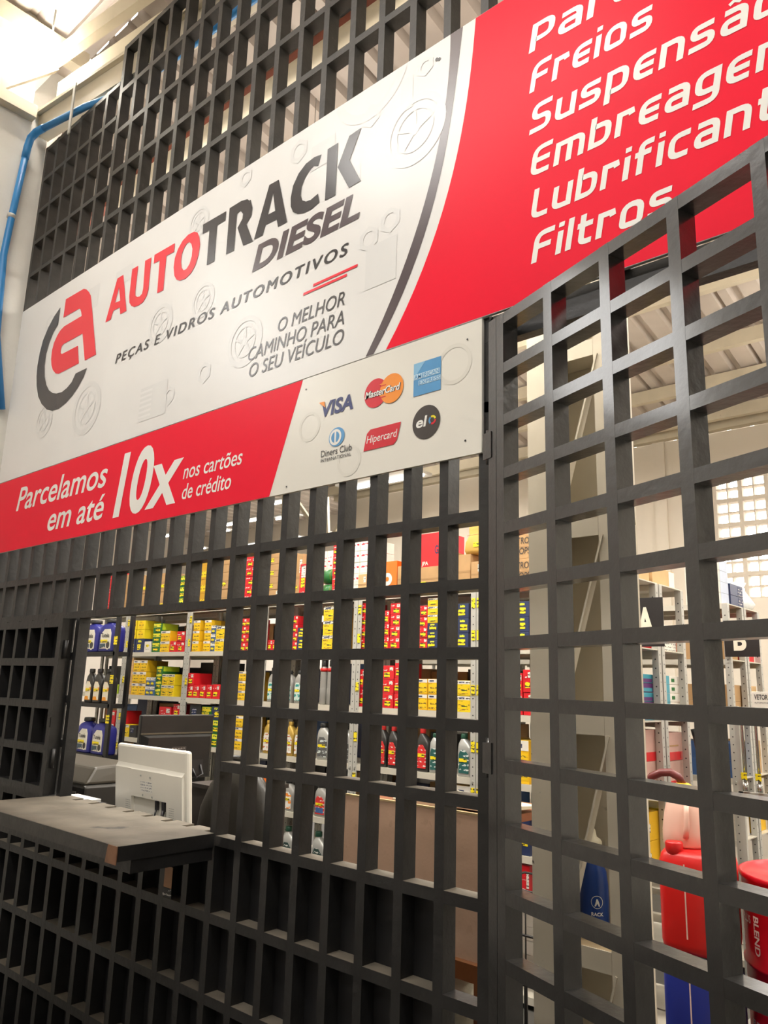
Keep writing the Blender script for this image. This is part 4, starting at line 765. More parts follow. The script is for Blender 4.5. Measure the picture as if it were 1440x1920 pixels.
for s, kind, x0, x1, h, n, cols, dyy in GOODS:
    z0 = SHELFZ[s]+.0006; b = bay_of((x0+x1)/2)
    if s > 0:                                                    # keep clear of the uprights
        x0 = max(x0, BAYX[b+1]+.038) if x1-BAYX[b+1] > .10 else max(x0, BAYX[b+1]+.005); x1 = min(x1, BAYX[b]-.038) if BAYX[b]-x0 > .10 else min(x1, BAYX[b]-.005)
    x0 += .0012; x1 -= .0012
    if s > 0: h = min(h, SHELFZ[s-1]-z0-.044)
    k = cnt.get((b, s), 0); cnt[(b, s)] = k+1
    where = '%s from left, %s, %s' % (ordw[k], shelfname[s], bayname[b])
    y0 = 2.012+dyy
    if s == 0: grp = 'goods on the rack top'
    else: grp = 'goods on the %s' % shelfname[s]
    if kind[0] == 'b' and kind in BSTY:
        d_, bm_, cm_, lm_, l2_ = BSTY[kind]
        bottle(x0, x1, y0, z0, h, bm_, cm_, '%s, %s' % (d_, where), lab=lm_, lab2=l2_, group=grp); continue
    if kind == 'btube':
        bottle(x0, x1, y0, z0, h, PGREY, CAPK, 'red-collared ribbed bottle, %s' % where, 'tube', d=x1-x0, group=grp, tagp=False, band=CAPR); continue
    if kind == 'grncan':
        for lv in range(2):
            t = thing('green_can', '%s green drum-shaped can, %s' % (['lower','upper'][lv], where), 'can', ((x0+x1)/2, y0+.08, z0+lv*h/2), grp)
            r = h/4-.001
            v, f = tubev([(-(x1-x0)/2,-.03,r),((x1-x0)/2,-.03,r)], r, 20); place('can_body', v, f, C['grn'], t, True, local=True)
            for xx in (-.42, .42): v, f = tubev([((x1-x0)*xx-.004,-.03,r),((x1-x0)*xx+.004,-.03,r)], r, 20); place('can_rim', v, f, C['lime'], t, True, local=True)
        continue
    if kind == 'navround':      # two yellow boxes with round print on top of a navy box
        hh = h*.42
        carton('nav', x0, x1, y0, y0+.17, z0, z0+hh, 'navy carton, %s' % where, group=grp)
        for lv in range(2):
            za, zb = z0+hh+.001+lv*(h-hh)/2, z0+hh+(lv+1)*(h-hh)/2-.001
            o = box('product_box', x0+.004, x1-.004, y0, y0+.15, za, zb, C['yelb'], None, .0015); tag(o, '%s round-printed yellow box, %s' % (['lower','upper'][lv], where), 'box', grp)
            stand(curve_mesh([disc((x0+x1)/2, (za+zb)/2, (zb-za)*.44, 22)]), y0-.0008, o, PY, 'round_print')
        continue
    if kind == 'navyel':
        for lv in range(6):
            za, zb = z0+lv*h/6, z0+(lv+1)*h/6-.001
            carton('nav' if lv < 3 else 'yelb', x0, x1, y0, y0+.15, za, zb, '%s %s box, %s' % (levelname[6][lv], 'navy' if lv < 3 else 'lemon yellow', where), group=grp)
        continue
    if kind == 'navgrn':
        for lv in range(3):
            za, zb = z0+lv*h/3, z0+(lv+1)*h/3-.001
            carton('grn' if lv < 2 else 'nav', x0, x1, y0, y0+.17, za, zb, '%s %s box, %s' % (levelname[3][lv], 'green' if lv < 2 else 'navy', where), group=grp)
        continue
    dep = min(BDEP.get(kind, .16), .30-dyy)
    if h < .05 and n > 1: n = 1
    for cidx in range(cols):
        xa = x0+(x1-x0)*cidx/cols; xb = x0+(x1-x0)*(cidx+1)/cols-(.001 if cols > 1 else 0)
        for lv in range(n):
            jit = rnd.uniform(0, .006) if n > 1 else 0; jx = rnd.uniform(-.002, .002) if n > 2 and cols == 1 and s != 0 else 0
            lvl = levelname[n][lv]
            side = '' if cols == 1 else ['left ', 'right '][cidx]
            lab = ('%s%s %s, %s' % (side, lvl, BDESC[kind], where)).replace('  ', ' ').strip()
            carton(kind, xa+max(jx,0), xb+min(jx,0), y0+jit, y0+jit+dep, z0+lv*h/n+(.0005 if lv else 0), z0+(lv+1)*h/n-.0008, lab, group=grp)
# named boxes with readable print
o = carton('red', -1.86, -1.69, 2.05, 2.27, 2.07+.148, 2.07+.36, 'large red carton lettered GA standing on a cardboard box, rack top', group='goods on the rack top')
for ch in list(o.children): bpy.data.objects.remove(ch)
def letter_on(o, s, x0, x1, z0, cap, y, m, **kw): return bold_fit(s, x0, x1, z0, cap, y, o, m, **kw)
letter_on(o, 'JPA', -1.85, -1.80, 2.235, .022, 2.0488, C['wht'], bold=.02); letter_on(o, 'GA', -1.75, -1.695, 2.30, .05, 2.0488, C['nav'], bold=.02)
o = carton('red', -2.01, -1.975, 2.05, 2.27, 2.07+.17, 2.07+.36, 'slim red carton on a cardboard box beside the orange box, rack top', group='goods on the rack top')
# paper sack on the rack top beside the post
v, f = loftv([(0,.075,.06,0,0),(.02,.08,.07,0,0),(.07,.078,.068,.002,0),(.105,.070,.05,.0,0,3),(.12,.066,.03,-.004,0,3),(.15,.07,.028,-.006,.004,3),(.20,.075,.02,-.004,.006,3),(.205,.07,.014,-.004,.006,3)], 24)
t = thing('paper_sack', 'crumpled yellow kraft paper sack standing on boxes beside the gate post', 'sack', (-1.46,2.11,2.07+.205), 'goods on the rack top')
place('sack_body', v, f, C['kraft'], t, True, local=True); box('price_tag', .0, .045, -.0725, -.0708, .035, .062, TAGY, t, local=True); tube('string', [(-.07,-.032,.115),(0,-.036,.117),(.066,-.031,.115)], .0025, C['card'], t, 6, local=True)
for o in list(col.objects):
    lb_ = o.get('label', '')
    if 'brown cardboard box, second from left, rack top, bay behind gate' in lb_:
        bb = [o.location+Vector(c) for c in o.bound_box]; xa = min(p.x for p in bb); xb = max(p.x for p in bb); za = min(p.z for p in bb); zb = max(p.z for p in bb); ya = min(p.y for p in bb)
        bold_fit('TRO', xa+.03, xb-.02, za+(zb-za)*.62, .035, ya-.003, o, INKK, shear=.1); bold_fit('TOPS', xa+.02, xb-.012, za+(zb-za)*.2, .035, ya-.003, o, INKK, shear=.15)
# MANN FILTER lettering on the green boxes seen over the black monitor
for o in list(col.objects):
    if o.get('label', '').startswith('top green-yellow filter box') and 'third shelf' in o['label'] and 'right bay' in o['label']:
        bb = [o.location+Vector(c) for c in o.bound_box]; xa = min(p.x for p in bb); xb = max(p.x for p in bb); za = min(p.z for p in bb); zb = max(p.z for p in bb); ya = min(p.y for p in bb)
        letter_on(o, 'MANN', xa+.008, xb-.02, za+(zb-za)*.62, (zb-za)*.22, ya-.004, C['yelb'], bold=.03); letter_on(o, 'FILTER', xa+.008, xb-.02, za+(zb-za)*.32, (zb-za)*.22, ya-.004, C['yelb'], bold=.03)

# ------------------------------------------------------------------ goods visible from the rack ends
def endbox(x0, x1, y0, y1, z0, z1, m, label, marks=(), group='goods at the rack ends', cat='box'):
    o = box('product_box', x0, x1, y0, y1, z0, z1, m, None, .002); tag(o, label, cat, group)
    for (a0, a1, b0, b1, mm) in marks:                # marks on the +X face, fractions of depth and height
        box('print', x1+.0003, x1+.0012, y0+(y1-y0)*a0, y0+(y1-y0)*a1, z0+(z1-z0)*b0, z0+(z1-z0)*b1, mm, o)
    return o
TEAL = mat('carton_teal', (.05,.32,.42), .4); PURP = mat('carton_purple', (.12,.03,.16), .4); PINK = mat('carton_faded_pink', (.62,.38,.32), .6, 0, .1, 8); 
endbox(-.80,-.532,2.02,2.31,2.0705,2.165,C['cardl'],'kraft carton lying on the rack end above sign A',((.1,.5,.2,.5,PW),))
endbox(-.80,-.532,2.35,2.64,2.0705,2.17,C['cardl'],'kraft carton with white end on top of second rack row',((.75,1,.05,.95,C['wht']),))
endbox(-.82,-.532,2.38,2.63,1.7305,1.80,C['red'],'red box under white boxes right of sign A',((.2,.95,.05,.95,PW),))
endbox(-.82,-.532,2.38,2.63,1.801,1.87,C['wht'],'white box on a red box right of sign A',((.1,.6,.2,.7,PW),))
for q in range(5):
    endbox(-.8,-.532,2.03,2.30,1.3805+q*.045,1.424+q*.045,(TEAL,PURP)[q%2],'%s teal and purple box of the stack under sign A' % levelname[5][q],((0,.95,.1,.5,(PURP,TEAL)[q%2]),))
for q in range(5):
    endbox(-.8,-.532,2.37,2.64,1.3805+q*.045,1.424+q*.045,C['wht'],'%s white box with purple end, second rack row, middle height' % levelname[5][q],((0,.3,.0,1,PURP),(.3,.5,.0,1,TEAL),(.6,.75,.3,.7,C['grn'])))
for q in range(2):
    endbox(-.85,-.532,2.03,2.31,1.0375+q*.15,1.186+q*.15,PINK,'%s faded pink carton with red band at nearest rack end' % levelname[2][q],((0,1,.0,.28,C['red']),(.05,.5,.35,.9,PW)))
    endbox(-.85,-.532,2.36,2.64,1.0375+q*.14,1.176+q*.14,PINK,'%s faded pink carton with red band at second rack end' % levelname[2][q],((0,1,.0,.30,C['red']),(.1,.8,.5,.55,C['card'])))
for q in range(2):
    endbox(-.85,-.532,2.03,2.30,.6945+q*.13,.823+q*.13,C['yel'],'%s big yellow carton low at the nearest rack end' % levelname[2][q],((.1,.6,.3,.6,PW),))
    endbox(-.85,-.532,2.36,2.63,.6945+q*.13,.823+q*.13,C['yelb'],'%s lemon carton low at the second rack end' % levelname[2][q],((.1,.6,.3,.6,PW),))
# aisle B end goods
for q in range(4):
    endbox(-.75,-.532,3.38,3.52,2.0705+q*.07,2.139+q*.07,C['wht'],'%s white shoe-box sized carton on top of rack B' % levelname[4][q],((0,1,.0,1,mat('carton_pale_blue',(.45,.50,.62),.45)),))
    box('price_tag', -.60, -.55, 3.3785, 3.3797, 2.075+q*.07, 2.105+q*.07, TAGY, col.objects[-1] if False else [o for o in col.objects if o.get('label','').startswith('%s white shoe-box' % levelname[4][q])][0])
for q in range(2): endbox(-.80,-.532,3.56,3.80,2.0705+q*.075,2.144+q*.075,C['nav'],'%s navy carton on top of rack B beside the plastic bag' % levelname[2][q],((.6,.98,.1,.9,PN),))
v, f = loftv([(0,.10,.09,0,0,2.4),(.04,.12,.10,.01,0,2.2),(.10,.10,.08,-.01,.01,2.2),(.15,.05,.05,.01,0,2),(.19,.06,.045,.02,.01,2),(.20,.03,.02,.02,.01,2)], 16)
t = thing('plastic_bag', 'knotted clear plastic bag on top of rack B', 'bag', (-.62,3.90,2.0705)); place('bag_body', v, f, mat('clear_bag', (.72,.72,.70), .25, 0, .15, 20, .4, 30), t, True, local=True)
for i, (y, z, m_, nm) in enumerate(((3.38,1.7305,C['card'],'brown'),(3.70,1.7305,C['red'],'red'),(3.38,1.3805,C['card'],'brown'),(3.70,1.3805,C['cardl'],'kraft'),(3.38,1.0375,C['blu'],'blue'),(3.70,1.0375,C['cardl'],'kraft'),(3.38,.6945,C['wht'],'white'),(3.70,.6945,C['yel'],'yellow'))):
    for q in range(2):
        endbox(-.86+.0,-.532,y,y+.24,z+q*.10,z+.099+q*.10,m_,'%s %s carton at the rack B end, %s shelf, %s side' % (levelname[2][q], nm, ['top','second','third','fourth'][i//2], ['near','far'][i%2]),((.1,.3,.3,.8,TAGY),))
# deeper goods of the back rows, seen as slivers; large and dark to block light
for b in range(1, 6):
    for s in range(5):
        for q in range(3):
            z = SHELFZ[s]; xa = BAYX[b+1]+.04+q*.283; hgt = .20+.10*rnd.random() if s else .12+.1*rnd.random(); m_, nm = rnd.choice(((C['card'],'brown'),(C['nav'],'navy'),(C['blk'],'black'),(C['blk'],'black'),(C['card'],'brown'),(C['blu'],'blue')))
            o = box('product_box', xa, xa+.275, 2.36, 2.61, z+.0008, z+hgt, m_, None, .002); tag(o, '%s filler carton, second rack row, %s from left, %s, %s' % (nm, ordw[q], shelfname[s], bayname[b]), 'box', 'goods of the second rack row')

# ------------------------------------------------------------------ hanging aisle letters
def aisle_sign(name, x0, x1, y, z0, z1, letter, lx0, lx1, lz, cap, label):
    t = thing(name, label, 'sign', ((x0+x1)/2, y, z0))
    box('sign_plate', x0, x1, y-.004, y, z0, z1, mat('sign_black_acrylic', (.018,.015,.015), .35), t)
    bold_fit(letter, lx0, lx1, lz, cap, y-.0046, t, mat('sign_letter_cream', (.82,.74,.60), .5), bold=.04)
    for z in (z0+.04, z1-.04): tube('fixing_bolt', [(x0+.012,y+.0,z),(x0+.012,y+.0145,z)], .004, STEELG, t, 6)
aisle_sign('aisle_sign', -.515, -.333, 1.985, 1.725, 1.955, 'A', -.463, -.378, 1.782, .128, 'black plate with cream letter A hung on the rack end')
aisle_sign('aisle_sign', -.515, -.315, 3.34, 1.742, 1.96, 'B', -.462, -.388, 1.785, .125, 'black plate with cream letter B hung farther back')
# ------------------------------------------------------------------ black rack with blue oil jugs
t = thing('black_rack', 'black steel rack holding blue jugs and black bottles left of window', 'rack', (-4.6,1.55,0))
for x in (-4.20, -5.00):
    for y in (1.40, 1.515): box('upright', x-.022, x+.022, y-.0, y+.02, 0, 2.05, SHEETBLK, t)
for z in (1.70, 1.325, .966, .6, .24): box('shelf', -5.0, -4.20, 1.40, 1.535, z-.03, z, SHEETBLK, t)
for z in (1.78, 1.50, 1.22): box('shelf_number', -4.222, -4.178, 1.3965, 1.3995, z-.03, z+.03, TAGY, t)
JBLUE = mat('plastic_blue_jug', (.025,.028,.24), .32, 0, .06, 8)
JLAB = mat('label_cream', (.80,.77,.68), .4)
JLOW = printed('label_low', (.05,.09,.12), (.7,.6,.5), 40, .5)
def blue_jug(x0, x1, z0, h, label):
    w = x1-x0; tt = bottle(x0, x1, 1.405, z0, h, JBLUE, CAPK, label, 'jug', .11, name='oil_jug', cat='jug', group='blue oil jugs on the black rack', tagp=False)
    yl = -.0565
    pts = [(-w*.30,h*.09),(w*.34,h*.09),(w*.34,h*.55),(w*.26,h*.68),(-w*.08,h*.68),(-w*.30,h*.52)]; n = len(pts)
    vs = [(x, yl, z) for x, z in pts]+[(x, yl+.003, z) for x, z in pts]
    lb_ = place('label', vs, [tuple(range(n)), tuple(range(2*n-1,n-1,-1))]+[(i,i+n,(i+1)%n+n,(i+1)%n) for i in range(n)], JLAB, tt, local=True)
    box('label_picture', -w*.29, w*.2, yl-.0008, yl-.0002, h*.10, h*.24, JLOW, lb_, local=True)
    me = curve_mesh([disc(w*.2, h*.20, w*.15, 20), disc(w*.2, h*.20, w*.11, 20)]); stand(me, 0, lb_, JLAB, 'label_ring', basis=(Vector((0, yl-.0014, 0)), Vector((1,0,0)), Vector((0,0,1))))
    me = curve_mesh([disc(w*.2, h*.20, w*.11, 20)]); stand(me, 0, lb_, INKK, 'label_ring', basis=(Vector((0, yl-.0012, 0)), Vector((1,0,0)), Vector((0,0,1))))
    me = text_mesh('Tutela', 0, .02); k = w*.5/max(v.co.x for v in me.vertices); stand(me, 0, lb_, INKK, 'label_word', basis=(Vector((-w*.26, yl-.0012, h*.43)), Vector((k,0,0)), Vector((0,0,k))))
    box('price_tag', -w*.28, w*.16, yl-.0030, yl-.0016, h*.27, h*.36, TAGY, tt, local=True)
    tube('handle', [(w*.14,0,h*.72),(w*.22,0,h*.80),(w*.30,0,h*.80),(w*.42,0,h*.70)], .012, JBLUE, tt, 8, local=True)
blue_jug(-4.475, -4.245, 1.7005, .245, 'blue jug with Tutela label, right one on upper shelf of black rack')
blue_jug(-4.715, -4.485, 1.7005, .245, 'blue jug partly hidden by the window jamb, upper shelf of black rack')
blue_jug(-4.43, -4.225, .9665, .25, 'blue jug with Tutela label, right one on lower shelf of black rack')
blue_jug(-4.645, -4.44, .9665, .25, 'blue jug partly hidden by the window jamb, lower shelf of black rack')
LCR = printed('label_cream_orange', (.80,.74,.62), (.85,.33,.02), 30, .42)
for i, (xa, xb) in enumerate(((-4.345,-4.235),(-4.48,-4.37),(-4.60,-4.495))):
    bottle(xa, xb, 1.41, 1.3255, .25, PBLKB, CAPK, 'black bottle with cream label on middle shelf of black rack, %s from the right' % ordw[i], 'oil', .07, LCR, None, group='black bottles on the black rack')
for i, (xa, xb, z) in enumerate(((-4.38,-4.25,1.0),)): pass

# ------------------------------------------------------------------ desk side of the counter window
WOODD = mat('dark_desk_laminate', (.05,.04,.035), .5, 0, .1, 6)
t = thing('inner_counter', 'dark counter board just inside the counter window', 'counter', (-2.05,.42,0))
box('counter_top', -3.05, -1.42, .075, .53, .79, .82, WOODD, t)
for x in (-3.03, -1.47): box('side_panel', x, x+.025, .09, .51, 0, .79, WOODD, t)
t = thing('side_desk', 'dark desk behind the counter carrying the black monitor', 'desk', (-2.85,1.1,0))
box('desk_top', -3.35, -2.45, .78, 1.36, .79, .82, WOODD, t)
for x in (-3.33, -2.5): box('side_panel', x, x+.025, .80, 1.34, 0, .79, WOODD, t)

# white monitor seen from behind
MW = mat('white_monitor_plastic', (.80,.77,.68), .35, 0, .02, 5)
t = thing('white_monitor', 'white computer monitor seen from behind in the counter window', 'monitor', (-1.70,.20,.82))
X0, X1, Z0, Z1, YB = -1.967, -1.466, .925, 1.241, .185
box('display_shell', X0, X1, YB, YB+.028, Z0, Z1, MW, t, .010)
box('screen', X0+.012, X1-.012, YB+.0281, YB+.0295, Z0+.015, Z1-.012, mat('screen_glass_dark', (.01,.012,.02), .12), t)
hs = multi('back_housing', [(X0+.012,-1.833,YB-.013,YB,Z0+.005,1.150),(-1.583,-1.478,YB-.013,YB,Z0+.005,1.146),(-1.833,-1.583,YB-.013,YB,1.044,1.148)], MW, t)
place('housing_slope', [(X0+.012,YB-.013,1.1485),(-1.478,YB-.013,1.1445),(-1.478,YB,1.1445),(X0+.012,YB,1.1485),(X0+.012,YB-.001,1.168),(-1.478,YB-.001,1.160),(-1.478,YB,1.160),(X0+.012,YB,1.168)], BOXF, MW, t)
for x, w_ in ((-1.655,.006),(-1.605,.011)): tube('cable', [(x,YB-.010,1.012),(x-.004,YB-.018,.98),(x-.008,YB-.024,.93),(x-.012,YB+.02,.86)], w_*.6, INKK, t, 8); box('plug', x-w_*.8, x+w_*.8, YB-.014, YB-.001, 1.008, 1.043, INKK, t)
for x, z in ((-1.762,1.128),(-1.695,1.125),(-1.747,1.055),(-1.680,1.053)): tube('screw', [(x,YB-.0155,z),(x,YB-.0125,z)], .0042, STEELG, hs, 8, False)
box('rating_label', -1.763, -1.682, YB-.0137, YB-.0131, 1.066, 1.108, printed('label_rating', (.80,.78,.72), (.30,.30,.30), 190, .42), hs)
for x in (-1.872, -1.562):
    vv, ff = [], []
    for i in range(5):
        for j in range(6):
            k_ = len(vv); cx, cz = x+i*.007, .985+j*.008; vv += [(cx+.0018*math.cos(a*math.pi/3), YB-.0134, cz+.0018*math.sin(a*math.pi/3)) for a in range(6)]; ff.append(tuple(range(k_, k_+6)))
    place('vent_holes', vv, ff, mat('vent_dark', (.25,.24,.22), .6), hs)['kind'] = 'stuff'
for o in [q for q in t.children]+list(hs.children):          # the display leans back a little
    for v in o.data.vertices: v.co.y += .10*(Z1-(v.co.z+.82))
box('stand_neck', -1.75, -1.67, YB-.005, YB+.014, .835, .93, MW, t); lathe('stand_base', [(.09,.8205),(.09,.828),(.078,.836),(.03,.838)], -1.71, .185, MW, t, 28)
# black monitor, turned side on to the grille
t = thing('black_monitor', 'wide black monitor seen from behind, beyond the white monitor', 'monitor', (-2.72,1.0,.82))
XB = -2.70
box('display_shell', XB-.03, XB, .745, 1.215, .975, 1.318, BLKP, t, .006); box('screen', XB-.0315, XB-.0301, .755, 1.205, .985, 1.31, mat('screen_glass_dark', (.01,.012,.02), .12), t)
v = [(XB,.75,.975),(XB+.03,.78,.985),(XB+.03,1.18,.985),(XB,1.21,.975),(XB,.75,1.215),(XB+.03,.78,1.20),(XB+.03,1.18,1.20),(XB,1.21,1.215)]
hs = place('back_housing', v, BOXF, BLKP, t)
box('housing_ridge', XB-.001, XB+.006, .747, 1.213, 1.2155, 1.224, mat('grey_ridge_plastic', (.10,.085,.06), .4), t)
box('rating_label', XB+.0302, XB+.0312, .93, 1.02, 1.105, 1.15, printed('label_rating_dark', (.06,.05,.045), (.5,.48,.44), 150, .55), hs); box('rating_label', XB+.0302, XB+.0313, .925, .98, 1.088, 1.103, PW, hs)
box('port_recess', XB+.0302, XB+.031, 1.03, 1.14, 1.0, 1.075, INKK, hs)
tube('cable', [(XB+.034,1.07,1.03),(XB+.05,1.09,.98),(XB+.05,1.13,1.0),(XB+.036,1.12,1.05)], .006, INKK, t, 8)
box('stand_neck', XB-.02, XB+.01, .95, 1.01, .83, .98, BLKP, t); box('stand_base', XB-.1, XB+.10, .87, 1.09, .8205, .835, BLKP, t, .004)
# printer
PRN = mat('printer_dark_plastic', (.035,.032,.028), .36, 0, .1, 10)
t = thing('desk_printer', 'dark office printer on the inner counter beside the white monitor', 'printer', (-2.72,.43,.82))
v = [(-2.96,.24,.8205),(-2.30,.24,.8205),(-2.30,.525,.8205),(-2.96,.525,.8205),(-2.96,.24,1.03),(-2.30,.24,1.03),(-2.30,.525,1.03),(-2.96,.525,1.03)]
place('printer_body', v, BOXF, PRN, t, bevel=.012)
v = [(-2.95,.245,1.031),(-2.31,.245,1.031),(-2.31,.515,1.031),(-2.95,.515,1.031),(-2.93,.30,1.105),(-2.33,.30,1.105),(-2.33,.505,1.118),(-2.93,.505,1.118)]
place('scanner_lid', v, BOXF, mat('printer_lid_plastic', (.07,.06,.045), .4, 0, .08, 8), t, bevel=.012)
box('lid_seam', -2.952, -2.305, .2385, .2395, 1.027, 1.033, mat('grey_ridge_plastic', (.10,.085,.06), .4), t)
box('paper_slot', -2.85, -2.45, .2375, .2395, .90, .915, INKK, t); box('panel_button', -2.40, -2.37, .2375, .2395, .985, 1.0, STEELG, t)
# white spiral pad on the sill
t = thing('spiral_pad', 'white spiral bound pad lying at the left end of the counter window', 'notepad', (-2.10,.11,1.0))
box('pad_pages', -2.20, -2.005, .06, .16, 1.0, 1.014, mat('pad_paper', (.82,.80,.76), .6), t, .002)
for k in range(16): q = -2.195+k*.0122; tube('spiral_ring', [(q,.054,1.004),(q,.050,1.012),(q,.056,1.018),(q,.066,1.0155)], .0012, STEELG, t, 5)
t = thing('sill_board', 'black board inside the grille carrying the white spiral pad', 'shelf', (-2.5,.12,.955))
box('board', -3.05, -1.98, .056, .175, .985, .9995, SHEETBLK, t); 
for x in (-2.9, -2.05): box('bracket', x, x+.02, .056, .16, .90, .985, SHEETBLK, t)
for x in (-2.9, -2.05): box('bracket_leg', x, x+.02, .056, .07, .8205, .90, SHEETBLK, t)
# office chair
CH = mat('chair_black_leather', (.03,.026,.02), .42, 0, .12, 9, .1, 60)
t = thing('office_chair', 'black padded office chair right of the white monitor', 'chair', (-1.74,.86,0))
v, f = loftv([(.62,.19,.03,0,0,3),(.66,.22,.045,0,0,3),(.80,.245,.05,0,.0,3),(.95,.24,.05,0,.02,3),(1.05,.20,.045,0,.03,2.6),(1.11,.13,.035,0,.035,2.4),(1.135,.06,.02,0,.04,2)], 28); place('backrest', [(x,y-.22,z) for x,y,z in v], f, CH, t, True, local=True)
v, f = loftv([(.44,.22,.21,0,0,4),(.47,.25,.24,0,0,4),(.51,.25,.24,0,0,4),(.53,.21,.20,0,0,4)], 28); place('seat', v, f, CH, t, True, local=True)
tube('back_bracket', [(0,-.05,.44),(0,-.24,.46),(0,-.26,.66)], .018, BLKP, t, 8, local=True); tube('gas_column', [(0,0,.10),(0,0,.44)], .025, BLKP, t, 10, local=True)
for k in range(5):
    a = k*2*math.pi/5; lg_ = tube('base_leg', [(0,0,.11),(.27*math.cos(a),.27*math.sin(a),.075)], .018, BLKP, t, 8, local=True)
    q = Vector((.27*math.cos(a), .27*math.sin(a), .03)); v, f = tubev([q+Vector((-.02*math.sin(a),.02*math.cos(a),0)), q-Vector((-.02*math.sin(a),.02*math.cos(a),0))], .03, 10); place('caster', v, f, BLKP, lg_, True, local=True)
# parts box and black toner on the desk right of the monitors
o = endbox(-2.30,-2.07,.95,1.12,.8205,.90,C['org'],'flat orange and white carton behind the white monitor, near chair',((.1,.6,.2,.6,PW),),'desk goods')
o.location.z = 1.0005+.0
t = thing('paper_stack', 'low dark cabinet under the orange carton behind the monitors', 'cabinet', (-2.20,1.04,0)); box('cabinet_body', -2.37, -2.05, .86, 1.22, 0, .98, WOODD, t); box('cabinet_top', -2.38, -2.04, .85, 1.23, .98, 1.0, WOODD, t)

# ------------------------------------------------------------------ tan board, wooden desk and bag behind the grille at the post
MDF = mat('raw_hardboard', (.72,.47,.32), .8, 0, .05, 12, .06, 90, stain=((.66,.42,.28), 25, .62))
BROWN = mat('varnished_brown_wood', (.22,.075,.025), .4, 0, .2, 7)
t = thing('wooden_desk', 'brown wooden desk frame with tan hardboard back behind the gate post', 'desk', (-.62,.72,0))
box('hardboard_back', -.925, -.335, .50, .506, .70, 1.118, MDF, t); box('board_edge', -.925, -.335, .498, .512, 1.118, 1.124, mat('hardboard_edge', (.50,.36,.18), .8), t)
box('top_rail', -.95, -.31, .49, .54, .645, .695, BROWN, t); box('desk_board', -.95, -.31, .513, .95, 1.085, 1.11, BROWN, t)
for x in (-.95, -.355):
    for y in (.49, .905): box('leg', x, x+.045, y, y+.045, 0, .645 if y < .5 else 1.085, BROWN, t)
box('low_rail', -.905, -.355, .50, .53, .18, .22, BROWN, t); box('inner_shelf', -.905, -.355, .535, .90, .30, .32, BROWN, t)
v, f = loftv([(0,.12,.10,0,0,2.5),(.05,.15,.12,0,0,2.3),(.14,.14,.11,.01,0,2.3),(.22,.10,.08,-.01,0,2.1),(.27,.05,.04,0,0,2),(.30,.06,.05,.02,0,2)], 18)
t = thing('plastic_bag', 'crumpled white plastic bag on the shelf inside the wooden desk', 'bag', (-.52,.68,.3205)); place('bag_body', v, f, mat('white_bag', (.62,.62,.52), .45, 0, .25, 14, .8, 18), t, True, local=True)
t = thing('paper_roll_pile', 'folded off-white papers lying on the tan hardboard desk top', 'papers', (-.55,.70,1.1105))
for k in range(3):
    vs_ = [(-.24+.06*k,-.10,.006*k),(.05+.09*k,-.12+.01*k,.006*k),(.07+.09*k,.10,.006*k),(-.22+.06*k,.11,.006*k)]
    place('paper_sheet', [(x,y,z) for x,y,z in vs_]+[(x,y,z+.005+.012*(i%2)) for i,(x,y,z) in enumerate(vs_)], BOXF, mat('paper_cream', (.75,.66,.48), .7), t, local=True)

# ------------------------------------------------------------------ lattice steel column
CP = mat('column_white_paint', (.74,.66,.52), .5, 0, .06, 4, .08, 25, stain=((.10,.07,.05), 26, .70))
CPI = mat('column_inner_paint', (.66,.59,.46), .6, 0, .10, 3, .1, 20, stain=((.25,.2,.15), 8, .70))
t = thing('lattice_column', 'cream painted steel lattice column standing just inside the gate', 'column', (-.02,.58,0))
CX0, CX1, CY0, CY1 = -.155, .118, .50, .70
box('front_flange', CX0, CX0+.115, CY0, CY0+.008, 0, 5.0, CP, t); box('back_plate', CX0, CX1, CY1-.006, CY1, 0, 5.0, CPI, t)
box('side_web', CX0, CX0+.008, CY0+.008, CY1-.006, 0, 5.0, CP, t)
box('corner_angle', CX1-.032, CX1, CY0, CY0+.006, 0, 5.0, CP, t); box('corner_angle', CX1-.006, CX1, CY0+.006, CY0+.036, 0, 5.0, CP, t); box('corner_angle', CX1-.006, CX1, CY1-.04, CY1-.006, 0, 5.0, CP, t)
zs = [.825, 1.44, 2.02, 2.60, 3.18]
for z in zs:
    b_ = box('batten_plate', CX0+.116, CX1-.033, CY0+.0005, CY0+.0055, z-.055, z, CP, t); box('batten_shelf', CX0+.009, CX1-.007, CY0+.007, CY1-.007, z-.008, z, mat('batten_wood_board', (.66,.50,.29), .7, 0, .12, 12) if z < 1 else CP, t)
for z0, z1 in ((.825,1.385),(1.44,1.965),(2.02,2.545),(2.6,3.12),(.2,.77)):
    beam('lacing_bar', (CX0+.10,CY0+.012,z0), (CX1-.02,CY0+.012,z1), .006, .030, CP, t)
    beam('lacing_bar', (CX1-.003,CY0+.03,z1), (CX1-.003,CY1-.03,z0), .030, .005, CP, t)
